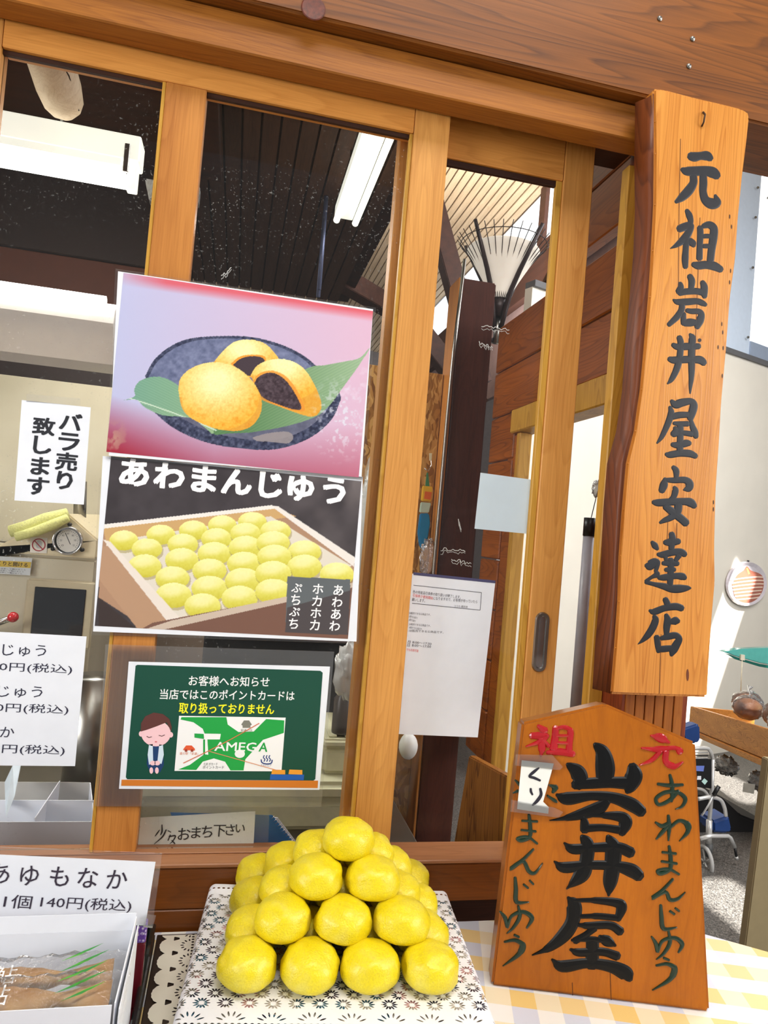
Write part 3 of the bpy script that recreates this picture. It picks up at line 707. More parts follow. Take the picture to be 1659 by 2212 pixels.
R.build('print', M['print_gloss'], po2, .0003)
A = Art(pl2, .0005)
wh = (250, 250, 252)
for ch, x, y, w in (('あ', 291, 1021, 58), ('わ', 366, 1028, 57), ('ま', 441, 1035, 56), ('ん', 512, 1041, 56), ('じ', 585, 1048, 54), ('ゅ', 650, 1055, 52), ('う', 722, 1060, 54)):
    A.char(ch, (x, y), w*1.08, w, wh, 1, .05)
A.vtext('あわあわ', (731, 1275), (723, 1352), 22, wh, 1, .02); A.vtext('ホカホカ', (687, 1272), (680, 1350), 22, wh, 1, .02); A.vtext('ぷちぷち', (641, 1270), (634, 1347), 22, wh, 1, .02)
A.build('lettering', M['print'], po2, label='white lettering')
slab('lamination', pl2, [(215, 1032), (776, 1070), (776, 1391), (195, 1371)], .0004, M['film'], po2, h=-.0011)
# ---- vertical small sign
pl3 = wall_plane(-.0015)
sg = sheet('paper_sign', pl3, [(47, 864), (196, 880), (181, 1090), (31, 1081)], 'small white paper sign with two columns of bold black writing, beside the posters', 'sign')
A = Art(pl3, .0002)
for ch, x, y in (('バ', 153, 911), ('ラ', 149, 955), ('売', 144, 997), ('り', 140, 1038), ('致', 95, 921), ('し', 92, 962), ('ま', 87, 1007), ('す', 82, 1050)):
    A.char(ch, (x, y), 46, 40, (34, 36, 44), 1, .035)
A.build('lettering', M['print'], sg, label='bold black lettering')
slab('tape', pl3, [(58, 851), (174, 861), (173, 876), (57, 867)], .0002, M['sleeve'], sg, h=.0006)
# ---- price list at the left edge
pl4 = wall_plane(-.004)
pr = sheet('price_list', pl4, [(-190, 1355), (187, 1375), (162, 1655), (-200, 1652)], 'white printed price list cut off by the left edge of the picture', 'price list')
A = Art(pl4, .0002); k = (40, 40, 62)
A.text('あわまんじゅう', (-150, 1400), (100, 1406), 26, k, 1); A.text('1個140円(税込)', (-95, 1437), (156, 1447), 23, k, 1)
A.text('くりまんじゅう', (-160, 1490), (92, 1495), 26, k, 1); A.text('1個190円(税込)', (-103, 1526), (148, 1534), 23, k, 1)
A.text('あゆもなか', (-140, 1578), (31, 1582), 24, k, 1); A.text('1個140円(税込)', (-111, 1615), (140, 1622), 23, k, 1)
A.build('lettering', M['print'], pr)
# ---- green notice
pl5 = wall_plane(-.0035)
no = sheet('point_card_notice', pl5, [(278, 1429), (713, 1440), (690, 1706), (257, 1704)], 'landscape notice drawn as a green chalkboard with a bowing woman and a point card', 'notice')
A = Art(pl5, .0002)
A.poly([(293, 1438), (297, 1436), (692, 1449), (697, 1453), (681, 1683), (677, 1686), (275, 1683), (272, 1679)], (4, 74, 58), 1)
A.text('お客様へお知らせ', (408, 1470), (582, 1473), 22, (250, 250, 250), 2, .012); A.text('当店ではこのポイントカードは', (346, 1499), (636, 1503), 22, (250, 250, 250), 2, .012)
A.text('取り扱っておりません', (387, 1529), (592, 1532), 23, (250, 246, 30), 2, .02)
A.poly([(263, 1684), (687, 1686), (686, 1702), (262, 1697)], (214, 124, 40), 3)
A.poly([(387, 1546), (617, 1550), (608, 1666), (377, 1665)], (250, 250, 250), 2)
A.poly([(392, 1549), (489, 1549), (492, 1565), (515, 1581), (548, 1580), (575, 1553), (614, 1556), (613, 1583), (568, 1598), (530, 1640), (526, 1664), (498, 1664), (486, 1645), (462, 1638), (438, 1645), (424, 1663), (385, 1662), (410, 1652), (440, 1630), (448, 1600), (438, 1574), (418, 1560), (390, 1554)], (24, 166, 70), 3)
A.poly([(420, 1584), (477, 1585), (475, 1597), (448, 1597), (450, 1630), (439, 1629), (440, 1596), (420, 1593)], (252, 252, 252), 4)
A.poly([(420, 1584), (440, 1585), (441, 1596), (420, 1593)], (24, 166, 70), 5)
A.poly([(439, 1597), (443, 1597), (443, 1630), (439, 1629)], (24, 166, 70), 5); A.text('AMEGA', (464, 1612), (578, 1614), 19, (250, 252, 250), 4, .02); A.text('A', (560, 1613), (578, 1614), 19, (24, 166, 70), 5, .02)
A.ell(518, 1628, 11, 9, (250, 250, 250), 4)
A.poly([(521, 1565), (527, 1556), (538, 1556), (544, 1565), (541, 1567), (541, 1572), (524, 1572), (524, 1567)], (130, 130, 120), 4); A.text('安達の店', (520, 1577), (545, 1578), 6, (120, 120, 110), 4)
A.poly([(396, 1618), (402, 1610), (414, 1610), (421, 1617), (421, 1621), (396, 1620)], (232, 92, 50), 4, False); A.ell(402, 1621, 3, 3, (160, 60, 40), 5); A.ell(415, 1621, 3, 3, (160, 60, 40), 5)
A.text('道の駅「安達」', (388, 1627), (428, 1628), 6, (220, 130, 90), 4); A.text('ため がカード', (440, 1650), (470, 1650), 6, (60, 60, 60), 4); A.text('ポイントカード', (438, 1657), (484, 1657), 7, (60, 60, 60), 4)
A.line([(396, 1648), (450, 1622), (500, 1596), (560, 1562)], 1.8, (214, 120, 80), 6); A.line([(450, 1622), (600, 1664)], 1.5, (226, 150, 110), 6)
A.line([(564, 1640), (566, 1647), (576, 1650), (586, 1648), (588, 1641)], 2.5, (30, 60, 130), 4, True)
for x in (570, 576, 582): A.line([(x, 1645), (x+2, 1640), (x-1, 1636), (x+1, 1631)], 2, (30, 60, 130), 4, True)
A.text('スカイピア', (563, 1653), (586, 1653), 5, (60, 70, 120), 4)
A.poly([(584, 1672), (657, 1673), (656, 1685), (583, 1684)], (24, 92, 180), 4)
for x in (588, 625): A.poly([(x, 1662), (x+28, 1663), (x+28, 1673), (x-2, 1672)], (240, 160, 50), 4)
# bowing woman
A.ell(337, 1584, 32, 28, (250, 206, 212), 4); A.ell(305, 1585, 5, 6, (250, 206, 212), 3); A.ell(369, 1587, 5, 6, (250, 206, 212), 3)
A.poly([(304, 1580), (305, 1562), (314, 1547), (332, 1539), (352, 1542), (366, 1553), (371, 1570), (370, 1580), (360, 1560), (340, 1568), (318, 1576)], (96, 52, 48), 5)
A.line([(317, 1590), (322, 1593), (328, 1591)], 1.5, (90, 50, 50), 6); A.line([(343, 1588), (350, 1590), (356, 1587)], 1.5, (90, 50, 50), 6); A.ell(337, 1602, 2.5, 1.5, (220, 110, 120), 6)
A.poly([(322, 1608), (352, 1609), (354, 1652), (346, 1668), (324, 1668), (317, 1650)], (20, 60, 110), 3)
A.poly([(322, 1608), (330, 1607), (331, 1646), (322, 1652), (319, 1630)], (214, 232, 246), 4); A.poly([(352, 1609), (344, 1608), (340, 1646), (349, 1650), (354, 1630)], (214, 232, 246), 4)
A.ell(330, 1648, 6, 5, (250, 206, 212), 5); A.ell(340, 1648, 6, 5, (250, 206, 212), 5); A.ell(327, 1664, 4, 7, (250, 206, 212), 5); A.ell(339, 1664, 4, 7, (250, 206, 212), 5)
A.build('print', M['print'], no)
sl = slab('clear_sleeve', pl5, [(228, 1392), (722, 1408), (694, 1745), (204, 1742)], .0005, M['sleeve'], None, h=-.0007)
props(sl, 'clear plastic sleeve holding the green chalkboard notice', 'plastic sleeve')
# ---- handwritten wait card behind the glass
pl6 = wall_plane(.0225)
wc = thing('card_holder', pl6.wp(430, 1832), 'low clear holder with a handwritten wait note, behind the front window pane', 'card holder')
slab('plastic_back', pl6, [(298, 1750), (583, 1750), (580, 1832), (293, 1832)], .001, M['sleeve'], wc, h=-.012)
nt = slab('note', pl6, [(302, 1771), (552, 1757), (548, 1830), (296, 1833)], .0005, plain('note_paper', (226, 230, 222), .6, noise=.02), wc, h=-.008)
A = Art(pl6, -.0075)
hw_ = (34, 30, 30)
HW = [[(334, 1811, 1.5), (339, 1804, 2.5), (344, 1797, 1)], [(349, 1786, 2), (349, 1800, 3), (346, 1808, 2)], [(358, 1797, 2.5), (350, 1812, 3), (332, 1828, 1)], [(362, 1799, 2), (368, 1802, 2)],
      [(367, 1808, 2), (362, 1820, 2.5)], [(364, 1812, 2.5), (378, 1810, 3), (372, 1822, 2), (366, 1827, 1)], [(370, 1820, 2), (377, 1827, 2.5)]]
for P in HW: A.brush(P, hw_, 1)
for ch, x, y, w in (('お', 397, 1806, 27), ('ま', 423, 1803, 25), ('ち', 447, 1801, 26), ('下', 474, 1799, 27), ('さ', 497, 1797, 24), ('い', 519, 1794, 20)):
    A.char(ch, (x, y), w, w, hw_, 1, .004)
A.build('handwriting', M['print'], nt)
# ---- hidden blank side of a square sticker, and the A4 notice on the rear window
pl7 = wall_plane(.0565)
sq = sheet('paper_square', pl7, [(1038, 1021), (1155, 1037), (1139, 1153), (1025, 1142)], 'blank pale blue-white square paper stuck on the rear sliding window', 'paper', .0004, mat='paper')
sq.data.materials[0] = plain('pale_blue_paper', (206, 222, 232), .5, noise=.02)
nt2 = sheet('paper_notice', pl7, [(870, 1237), (1070, 1257), (1032, 1593), (845, 1585)], 'white printed notice with small text on the rear sliding window, half behind the cedar stile', 'notice', .0006)
A = Art(pl7, .0002); g = (90, 90, 100)
A.poly([(893, 1236), (1070, 1254), (1070, 1260), (893, 1242)], (74, 72, 110), 1)
A.line([(893, 1264), (1040, 1280)], 1.2, g, 1); A.line([(1040, 1280), (1037, 1318)], 1.2, g, 1); A.line([(1037, 1318), (890, 1303)], 1.2, g, 1)
A.text('色の特産品引換券の取り扱いが終了します。', (892, 1278), (995, 1290), 7, g, 2); A.text('引換券が使用開始', (892, 1286), (935, 1292), 7, (220, 90, 90), 2); A.text('になりますので、お客様が待っていたら', (936, 1292), (1031, 1300), 7, g, 2)
A.text('願いします。', (890, 1295), (918, 1298), 7, g, 2); A.text('ココカ 蔵前店', (981, 1309), (1010, 1311), 5, g, 2)
for y, x1 in ((1325, 930), (1332, 902), (1339, 898), (1349, 930), (1356, 912), (1363, 958)): A.text('は販売できる公商品です。', (884, y-1), (x1, y+3), 5, g, 2)
A.text('月 8:00〜17:30', (880, 1386), (932, 1391), 6, g, 2); A.text('日 8:00〜17:00', (880, 1393), (931, 1397), 6, g, 2); A.text('でも利用可能', (878, 1403), (904, 1406), 6, (230, 90, 80), 2)
A.build('print', M['print'], nt2)
# ---------------------------------------------------------------- long hanging name board
vs = wall_plane(-.105)
VS = [(1412, 189), (1440, 192), (1500, 208), (1560, 222), (1604, 233), (1618, 241), (1621, 252), (1616, 300), (1606, 380), (1597, 470), (1591, 560), (1580, 640), (1571, 760), (1561, 870), (1556, 960), (1549, 1060), (1546, 1180), (1547, 1260), (1540, 1340), (1534, 1430), (1530, 1507), (1425, 1504), (1320, 1500), (1328, 1400), (1335, 1300), (1338, 1200), (1345, 1100), (1354, 1000), (1371, 930), (1384, 840), (1393, 740), (1402, 640), (1408, 540), (1413, 440), (1414, 330), (1413, 260)]
nb = slab('name_board', vs, VS, .036, M['sign'], None, bev=.004)
props(nb, 'tall varnished wooden name board with eight black brush characters, hung on the post', 'signboard')
side = [(-1, 0)]
LEFT = [(1413, 200), (1413, 330), (1412, 440), (1407, 540), (1401, 640), (1392, 740), (1383, 840), (1370, 930), (1353, 1000), (1344, 1100), (1337, 1200), (1334, 1300), (1327, 1400), (1319, 1499)]
Vv = []; Ff = []
for i, (x, y) in enumerate(LEFT):
    wv = .004+.0015*math.sin(i*1.7); Vv += [vs.wp(x+.5, y, -.002), vs.wp(x, y, 0)+np.array((-wv*.6, .014, 0)), vs.wp(x, y, 0)+np.array((-.010-wv, .033, 0)), vs.wp(x, y, 0)+np.array((.004, .035, 0))]
for i in range(len(LEFT)-1):
    for j in range(4): Ff.append([4*i+j, 4*i+(j+1) % 4, 4*i+4+(j+1) % 4, 4*i+4+j])
Ff.append([3, 2, 1, 0]); q = 4*(len(LEFT)-1); Ff.append([q, q+1, q+2, q+3])
obj('bark_edge', Vv, Ff, M['signside'], nb, smooth=True, label='dark reddish bark edge')
def T(s):  # strokes from text
    return [[tuple(float(q) for q in p.split(',')) for p in st.split()] for st in s.strip().split('\n') if st.strip()]
K1 = T('''380,205,110 460,220,130 560,205,110 660,205,130 730,250,90
250,425,60 330,455,120 480,455,130 640,450,130 760,480,150 840,540,110
440,530,100 440,650,110 360,780,130 250,890,110 150,965,50
600,500,100 605,650,110 600,800,105 640,930,120 740,990,150 830,970,120 800,850,40
330,1100,60 370,1180,90 395,1260,80 395,1330,70
200,1410,100 290,1375,110 390,1350,100 370,1450,100 290,1570,110 170,1670,70 60,1730,12
330,1560,90 315,1750,85 305,1900,95 310,2040,75
380,1590,80 430,1650,100 450,1690,60
550,1380,85 555,1500,90 545,1700,85 540,1900,90
600,1360,70 700,1340,100 775,1400,110 770,1550,115 740,1750,105 720,1930,100
600,1530,60 660,1525,65 730,1530,60
600,1690,60 660,1690,65 730,1690,60
430,1990,70 520,2010,110 650,2000,110 780,2020,120 900,2080,90''')
characters('painted_character', vs, K1, (1440, 310), 7.627, M['ink'], nb, .0003, None, 22)
K2 = T('''530,120,80 565,200,95 560,300,85 555,370,80
375,240,60 385,310,90 360,390,110
360,400,90 480,380,90 640,375,90 760,400,90
740,220,70 770,300,100 770,400,100 780,470,70
260,515,30 330,550,80 480,550,95 650,540,85 740,570,80 800,600,55
410,580,80 395,690,90 330,790,90 260,860,80 185,930,65
440,740,60 430,830,80 440,910,90
480,690,60 560,705,75 680,710,80 725,760,90 700,860,110 650,970,80
440,900,90 540,890,110 640,890,80
360,1130,80 385,1230,90 375,1400,90 350,1550,95 300,1700,90 230,1830,70 165,1900,20
535,1080,40 575,1150,100 565,1300,95 560,1450,95 565,1600,95 560,1800,75 545,1950,50 540,2060,22
250,1255,60 330,1290,90 480,1285,100 600,1285,90 690,1280,80
190,1490,70 280,1510,100 450,1500,100 620,1500,100 710,1510,110 775,1560,90''')
characters('painted_character', vs, K2, (1420, 580), 7.627, M['ink'], nb, .0003, None, 22)
K3 = T('''380,120,50 450,180,110 560,150,110 700,130,90 750,190,110 730,300,110 690,420,90
360,220,50 380,320,90 340,460,90 280,600,80 220,720,65 145,820,25
400,380,90 520,355,90 660,350,80
420,490,50 520,500,70 660,500,75
700,420,50 730,540,80 770,640,95 790,720,70
440,560,60 460,610,90 410,680,90
530,520,90 530,700,90 525,850,95 525,1000,90
420,680,70 560,650,70 730,670,80
390,840,60 480,850,90 620,820,100 690,820,70
290,1000,50 360,1010,90 520,985,95 680,990,100 790,1035,75
410,1210,60 460,1270,90 465,1350,75 460,1420,60
280,1400,50 260,1500,110 220,1610,90
300,1425,60 420,1430,80 600,1425,90 680,1480,110 660,1560,110 580,1590,20
430,1540,50 450,1600,90 410,1720,80 300,1840,90
80,1790,60 170,1800,100 400,1785,100 600,1780,100 700,1800,120 770,1860,80
500,1820,110 480,1950,110 380,2040,90 270,2090,70 195,2130,40
280,1860,90 400,1950,110 540,2060,110 630,2140,110''')
characters('painted_character', vs, K3, (1400, 850), 7.627, M['ink'], nb, .0003, None, 22)
K4 = T('''615,170,80 630,250,95 620,350,90 610,430,80
500,320,70 600,315,110 740,300,80
290,310,50 340,370,90 385,430,50
385,515,50 470,520,90 640,480,95 770,480,100 840,520,80
510,540,60 530,620,60
740,530,80 680,620,60
470,660,60 600,665,80 720,665,70
510,770,55 600,765,80 670,765,60
600,600,90 605,750,90 595,900,90 590,1020,80
400,900,60 500,895,90 680,870,85 790,880,100 840,905,70
190,700,60 250,700,130 340,640,110 395,650,60 370,740,60 350,800,50
370,810,70 370,850,80 290,890,50 190,960,50
190,970,60 320,1005,60 480,1040,90 620,1080,110 760,1080,110 880,1070,70 930,1070,30
510,1250,80 545,1330,90 550,1400,80
250,1440,40 330,1460,90 500,1400,90 680,1375,100 790,1405,90
330,1530,60 350,1600,95 300,1730,100 220,1850,90 130,1940,50 60,1995,10
525,1510,60 550,1600,100 535,1720,95 530,1840,70
600,1630,70 680,1610,110 730,1615,70
370,1870,80 385,2000,80 400,2120,60
440,1900,60 560,1870,90 680,1850,90 740,1910,90 690,2010,110 640,2100,110 610,2180,50
400,2080,90 520,2070,90 620,2060,80''')
characters('painted_character', vs, K4, (1370, 1130), 7.627, M['ink'], nb, .0003, None, 22)
# nail, worm holes and drying cracks
o = tube('staple', [vs.wp(1518, 243, .001), vs.wp(1518, 252, .006), vs.wp(1515, 268, .006), vs.wp(1515, 274, .001)], .0016, plain('rusty_nail', (70, 48, 34), .5, .6), nb, 6)
crk = plain('dark_crack', (70, 32, 12), .8)
for P in ([(1470, 300), (1467, 430), (1465, 620)], [(1505, 1360), (1420, 1495)][:0], [(1512, 470), (1500, 800)], [(1444, 1100), (1440, 1180)], [(1428, 1370), (1424, 1498)], [(1462, 1130), (1462, 1165)]):
    if P: Ar = Art(vs, .0003); Ar.line(P, 1.1, (86, 40, 14), 1); Ar.build('crack', M['print'], nb)
Ar = Art(vs, .0003)
for x, y in ((1576, 468), (1580, 490), (1559, 700), (1561, 718), (1562, 752), (1551, 750), (1560, 812), (1578, 585), (1576, 610), (1541, 1085), (1541, 1100)): Ar.ell(x, y, 1.3, 5, (60, 28, 14), 1, n=8)
Ar.ell(1485, 1458, 3, 13, (110, 52, 20), 1, n=12); Ar.ell(1511, 735, 4, 4, (40, 10, 10), 2, n=10)
Ar.build('worm_holes', M['print'], nb, kind='stuff')
# ---------------------------------------------------------------- shogi-piece shaped board
a = W(1060, 2130, Z=TZ); b = W(1533, 2188, Z=TZ); h = nz(b-a); bk = np.array((-h[1], h[0], 0)); th = math.radians(7.5)
sp = Plane(a+np.array((0, 0, .0058)), h, np.array((0, 0, 1))*math.cos(th)+bk*math.sin(th))
if sp.n@bk > 0: sp.n = -sp.n
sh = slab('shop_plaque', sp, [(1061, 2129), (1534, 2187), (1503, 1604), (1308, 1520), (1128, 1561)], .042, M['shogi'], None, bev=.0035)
sh.data.materials.append(wood('plaque_edge_gloss', (176, 116, 66), (128, 74, 34), 'z', coat=.3, rough=.3)); [setattr(f_, 'material_index', 1) for f_ in sh.data.polygons if abs(np.array(f_.normal)@sp.n) < .9]  # lighter side faces: gloss along the edges put into the colour
props(sh, 'thick orange-brown pentagonal wooden plaque with carved black, red and green writing, on the table', 'plaque')
O = (1020, 1480); Q = 3.022
BK = T('''800,385,30 850,440,80 868,540,105 862,640,85
620,515,25 680,560,80 705,610,85 690,660,60
665,650,50 780,640,60 900,635,60 1020,640,70
1045,525,50 1055,590,95 1030,660,75 1010,700,30
550,715,20 620,740,70 780,722,50 920,735,60 1040,780,75 1110,830,60
885,755,40 830,800,70 720,840,60 600,870,30 505,883,6
725,860,30 735,910,50 735,950,50
770,850,25 860,850,35 970,860,60 1000,900,75 975,970,40
735,935,45 850,930,40 960,945,45
715,985,30 750,1040,75 745,1150,75 710,1240,85 615,1330,8
885,985,30 920,1060,85 915,1180,85 900,1290,75 890,1375,15
600,1030,15 660,1070,55 800,1060,50 950,1060,60 1040,1095,60
535,1150,12 600,1190,60 750,1175,50 930,1180,55 1040,1210,75 1095,1250,60
625,1385,20 665,1440,80 655,1540,75 600,1630,75 500,1715,45 390,1762,6
660,1405,25 800,1405,35 940,1420,50 975,1450,60 950,1530,35
700,1510,30 820,1508,35 950,1520,35
690,1565,25 760,1570,40 900,1568,45 970,1610,50
800,1585,40 740,1630,35 670,1670,40
830,1640,25 880,1670,60 935,1700,20
650,1665,20 760,1660,35 900,1670,30
640,1725,20 700,1745,45 850,1740,45 950,1770,50
785,1670,70 785,1750,70 780,1830,75
520,1790,15 590,1835,65 750,1815,55 900,1835,65 1000,1880,80 1030,1920,40''')
characters('carved_character', sp, BK, O, Q, M['black'], sh, .0018, 'carved black character')
RD = T('''430,265,25 475,300,45
385,330,35 440,330,40 490,330,30 440,370,35 350,400,10
455,350,45 455,420,40 448,462,15
470,360,20 500,400,30
545,275,35 540,350,40 530,420,45
545,285,25 600,275,30 640,300,35 635,380,35 630,440,40
550,330,22 625,330,22
550,375,22 625,378,22
490,440,30 570,435,40 660,450,35
1165,330,15 1230,345,50 1285,375,20
1105,410,15 1200,420,35 1320,410,30 1360,435,40
1230,430,30 1170,490,30 1090,522,8
1265,430,35 1265,500,35 1320,530,35 1375,500,10''')
characters('carved_character', sp, RD, O, Q, M['red'], sh, .0025, 'carved red character')
GR = T('''1290,585,20 1305,660,30 1300,760,18
1210,645,20 1290,655,28 1375,650,20
1345,690,25 1290,750,28 1220,780,25 1200,740,25 1260,700,28 1340,700,25 1390,740,30 1370,790,20 1325,810,6
1280,850,20 1285,930,30 1280,1015,10
1195,895,15 1240,920,30 1290,900,25 1240,960,28 1200,1005,10
1290,930,20 1350,885,25 1405,910,35 1405,960,30 1350,1018,5
1285,1050,20 1295,1130,30 1290,1200,28 1230,1230,30 1210,1210,20 1280,1200,22 1350,1235,18
1240,1090,18 1330,1100,20
1235,1150,18 1335,1165,20
1310,1265,18 1240,1340,25 1175,1390,28 1260,1350,25 1290,1400,28 1340,1395,22 1390,1350,6
1230,1435,20 1235,1510,30 1250,1590,30 1335,1580,8
1290,1475,18 1320,1495,18
1325,1455,16 1350,1475,16
1170,1640,12 1200,1690,28 1210,1740,20 1240,1670,22 1320,1650,28 1370,1690,32 1345,1745,12
1280,1600,15 1290,1680,28 1250,1750,22 1200,1790,6
1250,1780,18 1285,1795,18
1200,1830,15 1270,1820,25 1320,1850,35 1290,1920,32 1175,1990,6
370,845,20 378,920,28 375,990,26 320,1015,26 295,1000,20 360,990,20 425,1035,16
325,885,16 425,890,18
320,945,16 415,955,18
400,1070,16 330,1140,24 250,1200,28 330,1150,26 370,1215,28 410,1225,22 460,1160,6
280,1255,20 285,1330,30 290,1415,30 370,1415,8
335,1300,16 365,1325,16
375,1275,16 400,1300,14
180,1475,12 215,1520,28 230,1580,18 255,1510,22 330,1480,28 390,1520,32 355,1585,12
300,1440,15 310,1510,28 270,1580,22 225,1620,6
275,1630,18 305,1645,18
210,1675,15 280,1665,25 330,1700,35 300,1760,32 200,1832,6
280,620,14 310,650,24
265,705,8 300,690,24
500,650,10 540,670,36 525,700,20
490,720,14 540,755,24 555,765,6''')
characters('carved_character', sp, GR, O, Q, M['green'], sh, .002, 'carved green character')
for P in ([(1318, 2100), (1320, 2160)], [(1236, 2122), (1237, 2150)]): Ar = Art(sp, .0003); Ar.line(P, 1.5, (80, 34, 8), 1); Ar.build('crack', M['print'], sh)
lb = slab('paper_label', sp, [(1126, 1641), (1195, 1648), (1172, 1730), (1184, 1742), (1183, 1756), (1116, 1746)], .0006, plain('label_paper', (238, 240, 236), .6, noise=.02), None, h=.0048)
props(lb, 'small white paper label with two handwritten characters, taped on the orange plaque', 'label')
A = Art(sp, .0051)
for P in T('''432,535,10 400,560,20 370,590,16 400,600,18 440,618,14
378,670,14 380,690,16 390,710,12
440,670,16 445,710,20 420,750,22 390,778,12'''): A.brush(P, (36, 34, 48), 1, O, Q)
A.build('handwriting', M['print'], lb)
for P in ([(1113, 1628), (1192, 1630), (1214, 1655), (1208, 1662), (1111, 1652)], [(1103, 1725), (1130, 1731), (1195, 1742), (1215, 1752), (1205, 1764), (1101, 1751)]):
    o = slab('tape_strip', sp, P, .0002, M['sleeve'], lb, h=.0056 if P[0][0] > 1110 else .0058)
# ---------------------------------------------------------------- table with gingham cloth
gm = NT('gingham_cloth'); b_ = gm.bsdf(Roughness=.35); b_.inputs['Coat Weight'].default_value = .4; b_.inputs['Coat Roughness'].default_value = .2
tc = gm.n('TexCoord'); mpn = gm.n('Mapping'); mpn.inputs['Rotation'].default_value = (0, 0, math.radians(17)); gm.l(tc.outputs['Object'], mpn.inputs[0])
sx = gm.n('SeparateXYZ'); gm.l(mpn.outputs[0], sx.inputs[0])
def stripe(sock, period, off=0.0):
    a = gm.n('Math', operation='MULTIPLY_ADD'); a.inputs[1].default_value = 1/period; a.inputs[2].default_value = 50+off; gm.l(sock, a.inputs[0])
    f = gm.n('Math', operation='FRACT'); gm.l(a.outputs[0], f.inputs[0]); g = gm.n('Math', operation='GREATER_THAN'); g.inputs[1].default_value = .5; gm.l(f.outputs[0], g.inputs[0]); return g.outputs[0]
P_ = .068
def mixc(fac, a, b):
    m = gm.n('Mix', data_type='RGBA'); gm.l(fac, m.inputs[0])
    for i, q in ((6, a), (7, b)):
        if isinstance(q, tuple): m.inputs[i].default_value = (*q, 1)
        else: gm.l(q, m.inputs[i])
    return m.outputs[2]
ux, uy = stripe(sx.outputs[0], P_), stripe(sx.outputs[1], P_); alt = stripe(sx.outputs[0], P_*2, .25)
full = mixc(alt, srgb(246, 212, 134), srgb(248, 218, 152))
hb_ = mixc(ux, srgb(252, 250, 242), srgb(222, 226, 238))
c0 = mixc(uy, hb_, mixc(ux, srgb(250, 236, 200), full)); gm.l(c0, b_.inputs['Base Color'])
tb = thing('folding_table', (0, -.4, 0), 'table under a yellow, white and pale blue gingham cloth in front of the stall', 'table')
TP = [(-1.3, -.036), (.735, -.036), (1.25, -.40), (1.25, -.80), (-1.3, -.80)]
prism('table_top', [(x, y, TZ-.002) for x, y in TP], (0, 0, -.022), M['stile'], tb)
tcz = prism('gingham_tablecloth', [(x*1.002, y-.0 if y > -.1 else y-.004, TZ) for x, y in TP], (0, 0, -.0015), gm.m, None)
props(tcz, 'yellow, white and pale blue gingham tablecloth spread over the table', 'tablecloth')
for x, y in ((-1.2, -.12), (.7, -.12), (-1.2, -.74), (1.15, -.74)):
    tube('leg', [(x, y, 0), (x, y, TZ-.024)], .015, M['metal'], tb)
xr_sheet = W(343, 1968, Z=TZ+.035)[0]+.001
# ---------------------------------------------------------------- doily box and buns
BZ = .797
th = math.radians(-6.0); EX = np.array((math.cos(th), math.sin(th), 0)); EY = np.array((-math.sin(th), math.cos(th), 0))
C0 = np.array((.062, -.270, 0))            # centre of the front left bun
BO = C0-EX*.073-EY*.100                      # front left corner of the box
BW, BD = .366, .328
pat = NT('colourful_gift_paper'); b_ = pat.bsdf(Roughness=.4); tc = pat.n('TexCoord'); vo = pat.n('TexVoronoi', Scale=38.0); pat.l(tc.outputs['Object'], vo.inputs['Vector'])
sp_ = pat.n('SeparateColor'); pat.l(vo.outputs['Color'], sp_.inputs[0]); r_ = pat.ramp(sp_.outputs[0], [(0, srgb(60, 66, 88)), (.10, srgb(80, 130, 150)), (.28, srgb(216, 208, 196)), (.6, srgb(224, 176, 176)), (.76, srgb(96, 84, 96)), (.84, srgb(206, 200, 186))])
r_.node.color_ramp.interpolation = 'CONSTANT'; pat.l(r_, b_.inputs['Base Color'])
q = [BO+EX*.006+EY*.002, BO+EX*(BW-.004)+EY*.002, BO+EX*(BW-.004)+EY*(BD-.002), BO+EX*.006+EY*(BD-.002)]
gb = prism('gift_box', [(p[0], p[1], TZ+.003) for p in q], (0, 0, BZ-.0015-TZ-.003), pat.m, None, .006)
props(gb, 'box in colourful patterned paper under the white lace doily', 'box')
def field_mesh(f, u0, u1, v0, v1, d, mapf):
    us = np.arange(u0, u1+d, d); vs_ = np.arange(v0, v1+d, d); U, V = np.meshgrid(us, vs_, indexing='ij'); Fv = f(U, V)
    nu, nv = U.shape; pos = Fv > 0; idx = -np.ones(U.shape, int)
    s = pos[:-1, :-1].astype(int)+pos[1:, :-1]+pos[1:, 1:]+pos[:-1, 1:]
    verts = []; fu = np.argwhere(s == 4)
    ids = np.full(U.shape, -1); ids[pos] = np.arange(pos.sum()); UV = [np.column_stack([U[pos], V[pos]])]; k = int(pos.sum())
    faces = [[a, b, c, e] for a, b, c, e in zip(ids[fu[:, 0], fu[:, 1]].tolist(), ids[fu[:, 0]+1, fu[:, 1]].tolist(), ids[fu[:, 0]+1, fu[:, 1]+1].tolist(), ids[fu[:, 0], fu[:, 1]+1].tolist())]
    cut = {}; extra = []
    for i, j in np.argwhere((s > 0) & (s < 4)).tolist():
        cs = ((i, j), (i+1, j), (i+1, j+1), (i, j+1)); poly = []
        for q in range(4):
            a = cs[q]; b = cs[(q+1) % 4]; fa = Fv[a]; fb = Fv[b]
            if fa > 0: poly.append(int(ids[a]))
            if (fa > 0) != (fb > 0):
                key = (a, b) if a < b else (b, a)
                if key not in cut:
                    t = fa/(fa-fb); cut[key] = k+len(extra); extra.append((U[a]+(U[b]-U[a])*t, V[a]+(V[b]-V[a])*t))
                poly.append(cut[key])
        if len(poly) > 2: faces.append(poly)
    if extra: UV.append(np.array(extra))
    UV = np.vstack(UV); return mapf(UV[:, 0], UV[:, 1]), faces
